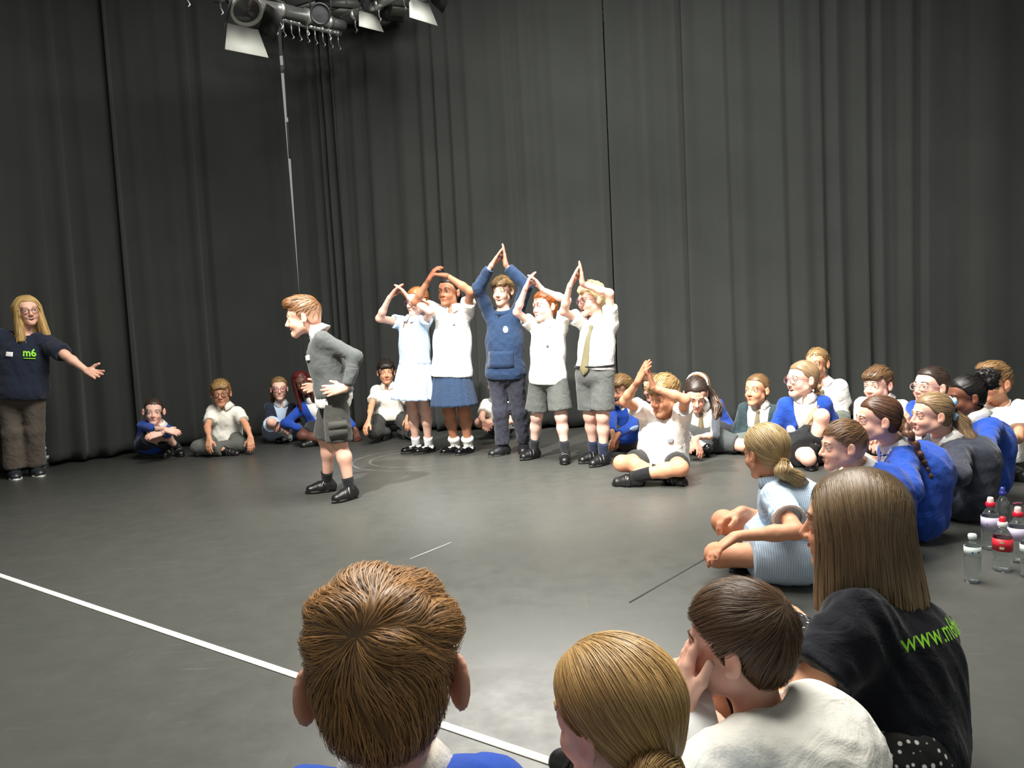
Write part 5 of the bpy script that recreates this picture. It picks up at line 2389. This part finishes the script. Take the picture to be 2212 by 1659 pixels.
person('child in white polo sitting mostly hidden behind the navy sweatshirt boy', (1082, 946), 1.26, 14, neck=(1073, 862, -.02), head=(1072, 832, -.04), hd=(10, 0, 0),
       la=((1115, 895, -.1), (1075, 915, -.3)), ra=((1030, 905, -.1), (1046, 915, -.34)),
       ll=((1112, 888, -.26), G(1082, 944, .06)), rl=((1030, 884, -.26), G(1078, 938, .06)), lf=(10,), rf=(0,), skin=FAIR, hair=dict(style='short', col=(120, 92, 64)), socks=(235, 235, 232), wear=w11)


def w14(k, r):
    sd, _ = jumper(k, r, BLUE, vee=(.045, .05), seed=15)
    bottoms(k, r, (64, 64, 60), 'shorts', .7, flare=.02)
    patch(k, r, sd, -.065, .12, .05, .045, STK, rot=.4)
    patch(k, r, sd, .075, .15, .03, .034, CREST, 'jumper_crest', shape='round')


person('laughing boy in royal blue jumper sitting beside the blond boy with the tie', (1352, 974), 1.26, 32, neck=(1351, 872, -.02), head=(1341, 843, -.05), hd=(48, 6, 0), hs=1.02, bend=.05,
       la=((1398, 925, -.15), (1335, 938, -.36)), ra=((1305, 915, -.1), (1322, 940, -.36)), lh=dict(d=(-.6, -.3, -.7)), rh=dict(d=(.2, -.3, -.9)),
       **cross(ll=((1402, 925, -.3), G(1330, 968, .06)), rl=((1290, 940, -.15), G(1372, 966, .06))), skin=TAN, mouth='open',
       hair=dict(style='fringe', col=(140, 108, 68)), wear=w14)


def w15(k, r):
    jumper(k, r, BLUE, seed=16)
    bottoms(k, r, (56, 56, 58), 'trousers')


person('child with long brown hair in blue jumper sitting behind the boy with triangle hands', (1430, 960), 1.28, 18, neck=(1420, 868, -.02), head=(1409, 838, -.05), hd=(32, 4, 0),
       la=((1460, 905, -.05), (1445, 935, -.25)), ra=((1382, 915, -.08), (1389, 945, -.22)), rh=dict(d=(-.5, -.4, -.8), spread=.25),
       **cross(), skin=FAIR,
       hair=dict(style='long', col=(112, 90, 66), vol=[((.05, -.02, .0), (.065, .0, -.16), .03, .022, None, 1), ((-.05, -.02, .0), (-.065, .0, -.16), .03, .022, None, 1), ((0, -.05, .0), (0, -.06, -.16), .05, .04, (1, 0, 0), 1.3)]), wear=w15)


# ---- the boy on the floor with triangle hands
def w16(k, r):
    sd = shirt(k, r, (238, 236, 230), .62, .07, .016, 'tee_shirt', False, .010, 17, .060, loose=.022, band=True)
    bottoms(k, r, (58, 60, 60), 'shorts', .62, flare=.010)
    patch(k, r, sd, .07, .14, .04, .035, plain((168, 176, 184), .7, name='faded print'), 'shirt_crest', shape='round')


person('boy in white tee cross-legged on the floor with fingers in a triangle', (1432, 1032), 1.36, 22, neck=(1436, 893, -.06), head=(1434, 855, -.12), hd=(50, 12, 0), hs=1.10, g=1.18, bend=.02, arms=1.04,
       la=((1490, 880, -.22), (1412, 838, -.30)), ra=((1332, 868, -.15), (1377, 826, -.30)), lh=dict(tip=(1398, 796, -.30), n=(-.9, .3, 0), curl=.12, spread=.45, thumb=.9), rh=dict(tip=(1393, 795, -.30), n=(.9, .3, 0), curl=.12, spread=.4, thumb=.9),
       **cross(ll=((1482, 1002, -.22), G(1372, 1052, .062)), rl=((1333, 1006, -.22), G(1440, 1046, .06)), lf=(L(-1, .15, 0), L(0, .5, .85)), rf=(L(.75, .65, 0), L(-.5, .5, .7))), skin=TAN, socks=(26, 27, 29),
       hair=dict(style='fringe', col=(150, 122, 80)), wear=w16, q=2, vb=.011)


# ---- sitting along the drape, right half
def cardi(col, vee=(.085, .5, .06), ties=True, low=(70, 74, 74), kind='shorts', seed=0, lap=True, hem=.06, nm='skirt'):
    def f(k, r):
        sd, s2 = jumper(k, r, col, WHITE, vee, hem, name='cardigan', seed=seed)
        if ties:
            tie(k, r, s2, .34)
        bottoms(k, r, low, kind, .85, lap=lap, name=nm)
        k.sd = sd
    return f


person('girl in grey cardigan and striped tie looking down', (1512, 978), 1.28, 10, neck=(1513, 878, -.04), head=(1503, 852, -.12), hd=(8, 32, 0), hs=1.08, bend=.05,
       la=((1558, 925, -.1), (1506, 945, -.30)), ra=((1478, 925, -.1), (1500, 950, -.32)), lh=dict(d=(-.6, -.4, -.6)), rh=dict(d=(.3, -.4, -.8)),
       ll=((1562, 935, -.30), G(1545, 975, .07)), rl=((1480, 945, -.35), G(1520, 985, .06)), lf=(L(.45, .6, .5), L(-.2, -.5, .8)), rf=(L(.2, .8, .5), L(0, -.5, .85)), skin=FAIR,
       hair=dict(style='pony', col=(58, 46, 40), path=[(1540, 858, -.04), (1549, 880, -.10), (1545, 905, -.14)], tie=(.06, -.080, .01), r=.026, tip=(130, 104, 80)), shoes='mary', socks=(232, 232, 228), wear=cardi((72, 76, 84), seed=2))


def w18(k, r):
    jumper(k, r, BLUE, seed=18)
    bottoms(k, r, (50, 50, 52), 'trousers')
    ring_band(k, r, hp(k, 0, .02, .03), k.HR[:, 1] * .8 + k.HR[:, 2] * .1, .088 * k.hs, (236, 234, 230), 'headband', .008)


person('child with white headband in blue jumper behind the girl looking down', (1528, 954), 1.28, 18, neck=(1518, 866, 0), head=(1508, 836, -.02), hd=(35, 4, 0),
       la=((1568, 905, 0), (1560, 925, -.15)), ra=((1475, 905, -.05), (1490, 930, -.15)), **cross(ll=(L(.3, .2, .12), L(-.05, .26, .055)), rl=(L(-.3, .2, .12), L(.05, .3, .05))), skin=PALE,
       hair=dict(style='long', col=(146, 120, 88), vol=[((.05, -.03, .0), (.07, -.02, -.17), .03, .026, None, 1), ((0, -.05, .0), (0, -.06, -.16), .05, .04, (1, 0, 0), 1.3)]), wear=w18)


person('child in dark green cardigan and striped tie sitting apart with legs folded', (1640, 972), 1.26, 28, neck=(1641, 874, -.03), head=(1634, 843, -.06), hd=(48, -4, 0), hs=1.06,
       la=((1674, 925, .02), (1664, 972, -.05)), ra=((1600, 925, .02), (1606, 972, -.08)),
       ll=((1650, 950, -.40), G(1590, 968, .06)), rl=((1566, 940, -.12), G(1620, 968, .06)), lf=(L(-.9, .3, 0), L(0, .6, .7)), rf=(L(.9, .3, 0), L(0, .6, .7)), skin=TAN,
       hair=dict(style='tied', col=(120, 92, 62), th=.004), wear=cardi((46, 62, 66), seed=4, low=(92, 98, 94), kind='trousers', lap=False, nm='trousers'))


def w20(k, r):
    sd, s2 = jumper(k, r, BLUE, WHITE, (.075, .42, .03), .05, name='cardigan', seed=6, amp=.008)
    bottoms(k, r, (30, 31, 34), 'shorts', .62, flare=.03, lap=True, name='skirt')
    patch(k, r, sd, -.105, .21, .06, .055, STK, shape='round')
    patch(k, r, sd, .10, .19, .034, .04, CREST, 'cardigan_crest', shape='round')


person('girl with glasses and long braid in royal blue cardigan laughing with one knee up', (1742, 1000), 1.36, 18, neck=(1738, 858, -.04), head=(1731, 820, -.06), hd=(72, -2, 0), hs=1.06, bend=.03,
       la=((1808, 930, .02), (1800, 985, -.08)), ra=((1676, 930, .02), (1686, 985, -.10)),
       ll=((1752, 900, -.50), G(1752, 1010, .066)), rl=((1672, 955, -.28), G(1745, 1000, .06)), lf=(20,), rf=(L(.8, .6, 0), L(0, .5, .8)), skin=PALE, mouth='open',
       hair=dict(style='braid', col=(152, 126, 94), path=[(1762, 862, -.02), (1766, 880, -.10), (1750, 905, -.16)], tie=(.05, -.088, -.02), r=.026), shoes='mary', socks=(30, 31, 34), wear=w20, glasses=((140, 84, 100), False), q=2)


def w21(k, r):
    sd = shirt(k, r, WHITE, .66, .03, seed=20)
    tie(k, r, sd)
    bottoms(k, r, (92, 98, 88), 'shorts', .8)


person('boy in short-sleeved white shirt kneeling up behind the girl with the braid', (1790, 968), 1.36, 30, L(0, -.04, .22), (1776, 826, 0), (1764, 786, -.02), (42, 0, 0), hs=1.03,
       la=((1822, 880, -.02), (1812, 930, -.1)), ra=((1740, 880, -.05), (1735, 920, -.2)), ll=(L(.12, .32, .06), L(.12, -.02, .06)), rl=(L(-.12, .32, .06), L(-.12, -.02, .06)), lf=(L(0, -1, 0), L(0, 0, -1)), rf=(L(0, -1, 0), L(0, 0, -1)),
       skin=TAN, hair=dict(style='short', col=(150, 120, 80), th=.004, top=.009, lift=.006), wear=w21)


def w22(k, r):
    sd = shirt(k, r, WHITE, .66, .03, seed=21)
    tie(k, r, sd)
    bottoms(k, r, (70, 72, 70), 'shorts', .8)


person('boy with swept brown fringe in white shirt and tie seated against the drape', (1900, 1002), 1.32, 30, neck=(1906, 862, -.03), head=(1895, 832, -.05), hd=(56, 2, 0), hs=1.04,
       la=((1950, 925, -.1), (1900, 945, -.30)), ra=((1862, 925, -.1), (1880, 950, -.30)), **cross(), skin=PALE,
       hair=dict(style='fringe', col=(112, 84, 58)), wear=w22, q=2)


person('girl with glasses and slicked back dark hair in blue cardigan seated against drape', (2012, 1010), 1.36, 40, neck=(2022, 872, -.03), head=(2008, 836, -.05), hd=(70, -6, 0), hs=1.08,
       la=((2065, 930, -.1), (2010, 960, -.30)), ra=((1972, 930, -.1), (1985, 960, -.30)), **cross(), skin=PALE,
       hair=dict(style='pony', col=(62, 48, 42), path=[(2050, 850, .10), (2053, 880, .10)], th=.007), glasses=((200, 170, 170), True), wear=cardi(BLUE, (.075, .40, .03), False, (40, 40, 44), seed=7), q=2)


def w24(k, r):
    jumper(k, r, BLUE, seed=22, amp=.009, hem=.12, loose=.016)
    bottoms(k, r, (34, 36, 44), 'shorts', .8, off=.002)


person('girl with black puff bun and white hair tie in royal blue jumper', (2122, 1078), 1.36, 88, neck=(2106, 898, -.02), head=(2084, 858, -.02), hd=(92, 6, 0), hs=.93, bend=.06,
       la=((2070, 980, -.25), (2030, 985, -.2)), ra=((2060, 980, .2), (2030, 985, .2)), **hug(), skin=(120, 76, 56), iris=(50, 32, 24), lips=(130, 76, 66),
       hair=dict(style='puff', col=(24, 20, 20), tie=(0, -.095, .065), bun=(0, -.135, .082), r=.058, band=(238, 236, 234)), wear=w24, q=2)


def w25(k, r):
    sd = shirt(k, r, (236, 235, 230), .70, .05, .016, 'tee_shirt', False, .009, 23, .060, band=True)
    bottoms(k, r, (34, 35, 38), 'shorts', .7)
    patch(k, r, sd, .075, .16, .045, .045, plain((196, 204, 212), .7, name='faded crest'), 'shirt_crest', shape='round')


person('boy with spiky blond streaked hair in white tee seated at the end', (2160, 1012), 1.38, 32, neck=(2160, 866, -.03), head=(2146, 828, -.05), hd=(72, 0, 0), hs=1.05,
       la=((2215, 925, -.12), (2166, 948, -.32)), ra=((2112, 930, -.1), (2140, 955, -.32)), **cross(ll=((2235, 935, -.3), G(2165, 1000, .06))), skin=TAN,
       hair=dict(style='quiff', col=(150, 116, 76), fade=(-.02, .05), th=.004, top=.016, back=.004), socks=(26, 27, 29), wear=w25, q=2)


# ---- row with their backs turned
def wback(col, seed, low=(34, 36, 42)):
    def f(k, r):
        jumper(k, r, col, hem=.13, off=.020, seed=seed, amp=.012, loose=.03)
        bottoms(k, r, low, 'shorts', .8, off=.002, name='shorts')
    return f


person('boy with shaved sides in royal blue jumper facing away behind the seated woman', (1895, 1205), 1.32, 105, neck=(1856, 1015, 0), head=(1819, 964, -.02), hd=(94, 2, 0), hs=.88, bend=.06,
       la=((1830, 1060, -.25), (1790, 1060, -.2)), ra=((1830, 1060, .25), (1790, 1060, .2)), **hug(), skin=FAIR,
       hair=dict(style='short', col=(118, 88, 60), fade=(-.01, .06), th=.004, top=.012, back=.004), wear=wback(BLUE, 31), q=3, vh=.0036, vb=.011)

person('girl with long brown plait in royal blue jumper hunched over her knees', (1975, 1160), 1.36, 108, neck=(1934, 962, 0), head=(1893, 908, -.02), hd=(96, 0, 0), hs=.91, bend=.075,
       la=((1895, 1050, -.25), (1850, 1040, -.2)), ra=((1900, 1050, .25), (1860, 1040, .2)), **hug(), skin=FAIR,
       hair=dict(style='braid', col=(96, 66, 48), path=[(1962, 935, -.12), (1985, 975, -.15), (2016, 1045, -.14)], tie=(0, -.105, -.01), r=.027), wear=wback(BLUE, 32), q=3, vh=.0036, vb=.011)


def w28(k, r):
    jumper(k, r, (50, 54, 66), hem=.13, off=.020, seed=33, amp=.012, loose=.03)
    bottoms(k, r, (34, 36, 42), 'shorts', .8, off=.002, name='shorts')
    mb = MB()
    c = hp(k, -.0, -.112, .03)
    for sg in (1, -1):
        for q_ in (0, 1):
            d = k.HR[:, 2] * sg * .05 + k.HR[:, 0] * (.02 - .04 * q_)
            mb.tube([c, c + d * .6 + k.HR[:, 0] * .012, c + d], [.004, .015, .006], 8)
    mb.tube([c - k.HR[:, 2] * .01, c + k.HR[:, 2] * .01], .010, 8)
    obj('hair_bow', mb.mesh('hair_bow', cloth((150, 196, 230)), k.B, True), r)


person('girl with ponytail and pale blue bow in navy cardigan sitting hunched', (2085, 1118), 1.36, 104, neck=(2044, 945, 0), head=(2010, 897, -.02), hd=(90, 0, 0), hs=.90, bend=.07,
       la=((2000, 1020, -.25), (1960, 1010, -.2)), ra=((2010, 1020, .25), (1960, 950, .1)), rh=dict(tip=(1965, 915, .1), n=(-.5, .5, 0)), **hug(), skin=FAIR,
       hair=dict(style='pony', col=(146, 120, 88), path=[(2078, 915, -.03), (2092, 950, -.05), (2096, 975, -.06)], tie=(0, -.105, .02), r=.03, tip=(80, 60, 44)), wear=w28, q=3, vh=.0036, vb=.011)


# ---- girl in the striped dress
GING2 = gingham_mat('blue striped cotton', (150, 180, 212), (206, 220, 234), 42)


def w29(k, r):
    sd = top_sdf(k, .014, .62, .06, .056, loose=.012)
    garment(k, r, 'dress', sd, k.vox, GING2, .006, 24, 3)
    bottoms(k, r, WHITE, 'shorts', .55, lap=True, name='dress_skirt', mat=GING2, flare=.03)
    collar(k, r, GING2, h=.016, w=.03)
    for sg in (1, -1):
        S0, E, W = k.arm[sg]
        p = S0 + (E - S0) * .62
        ring_band(k, r, p, E - S0, .054 * k.s, (232, 236, 240), 'sleeve_cuff', .006)


person('blonde girl in blue striped dress sitting with hands on her knees', (1722, 1250), 1.34, 112, neck=(1672, 1030, 0), head=(1652, 978, .02), hd=(156, 8, 0), hs=.92, bend=.05,
       la=((1705, 1140, -.28), (1590, 1158, -.25)), ra=((1660, 1120, .2), (1605, 1102, .1)), lh=dict(tip=(1535, 1195, -.28), n=(.1, -.2, -1), curl=.35), rh=dict(tip=(1562, 1120, .1), n=(.2, -.1, -1), curl=.5),
       ll=((1545, 1215, -.32), G(1640, 1225, .06)), rl=((1575, 1130, .12), G(1612, 1195, .066)), lf=(70,), rf=(100,), skin=TAN, face=True,
       hair=dict(style='pony', col=(178, 152, 110), path=[(1690, 1018, -.10), (1720, 1035, -.08), (1755, 1060, -.02)], tie=(.0, -.102, -.035), th=.010, r=.022, band=(178, 146, 92), n=1100, w=.0014), shoes='mary', socks=(230, 232, 234), wear=w29, q=3, vh=.0036, vb=.011)


# ---- the seated woman
DOTS = dot_mat('spotted black cotton', (10, 10, 12), (220, 220, 216), 62)


def w30(k, r):
    k.vox = .008
    sd = shirt(k, r, (11, 14, 24), .52, .20, .020, 'tee_shirt', False, .010, 41, .060, loose=.016, band=True)
    bottoms(k, r, (10, 10, 12), 'shorts', .98, lap=True, name='skirt', mat=DOTS, off=.010, flare=.045, waist=.0)
    text_on(k, r, sd, 'www.m6theatre', -.052, .085, .052, LIME, 'shirt_lettering', back=True, bold=.0, reso=3, rot=.10, xs=.8)


person('seated woman with straight shoulder-length hair in navy tee and spotted skirt', (1925, 1500, 1.48), 1.58, 122, neck=(1868, 1284, .10), head=(1836, 1130, .10), hd=(123, 2, 0), hs=1.02, g=1.08, bend=.03, shw=1.2,
       la=((1730, 1510, -.10), (1650, 1432, .10)), ra=((1760, 1440, .5), (1712, 1325, .5)), lh=dict(d=L(.0, 1, .1), n=(0, 0, -1)), rh=dict(d=L(0.2, 1, .2), n=(0, 0, -1), curl=.5),
       ll=((1640, 1400, .30), L(.16, .50, .07)), rl=((1700, 1310, .5), L(-.12, .55, .07)), lf=(L(0, 1, 0),), rf=(L(0, 1, 0),), skin=(214, 160, 128), shoes='trainer',
       hair=dict(style='long', col=(118, 96, 70), vol=[((0, -.035, .03), (.0, -.055, -.165), .082, .088, (1, 0, 0), 1.22), ((.06, .015, .02), (.078, .02, -.165), .03, .032, (0, 1, 0), 1.3), ((-.06, .015, .02), (-.078, .02, -.165), .03, .032, (0, 1, 0), 1.3)],
                 cutout=[((0, .115, -.06), (.058, .07, .12))], part=.0, n=4200, w=.0010, len=.22, topw=4.0, tip=(206, 178, 138), tipz=(-.06, -.17), cap=.5, var=.35), wear=w30, q=4, vb=.011, vh=.0034, vf=.003)


# ---- the nearest three
def w31(k, r):
    k.vox = .0075
    shirt(k, r, (214, 212, 204), .66, .06, .014, 'tee_shirt', False, .010, 43, .056, loose=.015, band=True)
    bottoms(k, r, (60, 62, 62), 'shorts', .85)


person('brown haired boy in white tee resting his chin on his hand nearby', (1730, 1500, 1.18), 1.34, 128, L(0, -.04, .11), (1640, 1545, .10), (1590, 1392, .10), (121, 4, 0), .06, hs=.94,
       la=((1440, 1640, .0), (1478, 1545, .06)), ra=((1700, 1690, .3), (1600, 1640, .3)), lh=dict(tip=(1478, 1440, .10), n=(.8, .3, .2), curl=.25, spread=.3), arms=.95,
       **hug(), skin=FAIR, hair=dict(style='short', col=(92, 68, 46), th=.010, top=.016, back=.012, n=3600, w=.0006, len=.06, fwd=.3, cap=.45), wear=w31, q=5, vb=.0125, vh=.004, vf=.0036)


def w32(k, r):
    k.vox = .0075
    sd = top_sdf(k, .014, .6, .05, .056, loose=.012)
    garment(k, r, 'dress', sd, k.vox, GING2, .006, 24, 5)
    collar(k, r, GING2)
    bottoms(k, r, WHITE, 'shorts', .8, lap=True, name='dress_skirt', mat=GING2)


person('girl with loosely tied honey blonde hair seen from behind in the nearest row', (1470, 1550, .90), 1.32, 140, L(0, -.06, .11), (1372, 1722, .12), (1322, 1552, .12), (134, 8, 0), .06, hs=.96,
       la=None, ra=None, **hug(), skin=PALE, face=True,
       hair=dict(style='pony', col=(184, 148, 94), path=[(1412, 1680, .02), (1440, 1740, .02), (1460, 1800, .03)], tie=(.0, -.092, -.055), th=.014, r=.026, n=3400, w=.0007, band=(150, 116, 66)), wear=w32, q=5, vb=.0125, vh=.005)


def w33(k, r):
    k.vox = .0075
    jumper(k, r, BLUE, (226, 220, 206), hem=.05, seed=45, neck_r=.060, off=.02)
    bottoms(k, r, (60, 62, 62), 'shorts', .85)


person('boy with tousled brown hair and blue jumper seen from behind in front', (838, 1500, .88), 1.36, 176, L(0, -.10, .11), (852, 1672, .02), (829, 1468, 0), (174, 6, 0), .04, hs=1.07,
       la=None, ra=None, **hug(), skin=(222, 166, 140), ears=1.12, face=True,
       hair=dict(style='messy', col=(158, 116, 70), th=.009, top=.020, back=.010, n=6000, w=.00065, len=.06, fwd=.25, wave=.18, topw=2.2, cap=.45, seed=5, slift=.003, var=.5), wear=w33, q=6, vb=.0125, vh=.0045)

# sheet of paper lying on the floor by the boy's elbow
mb = MB()
pp = pix(1478, 1540, 1.22)
R = frame_z((.2, -.35, 1))
mb.box(pp, (.055, .075, .0008), R)
tag(obj('paper_sheet', mb.mesh('paper_sheet', plain((232, 234, 236), .7, name='paper'))), 'white paper sheet held between the two nearest seated children', 'paper')
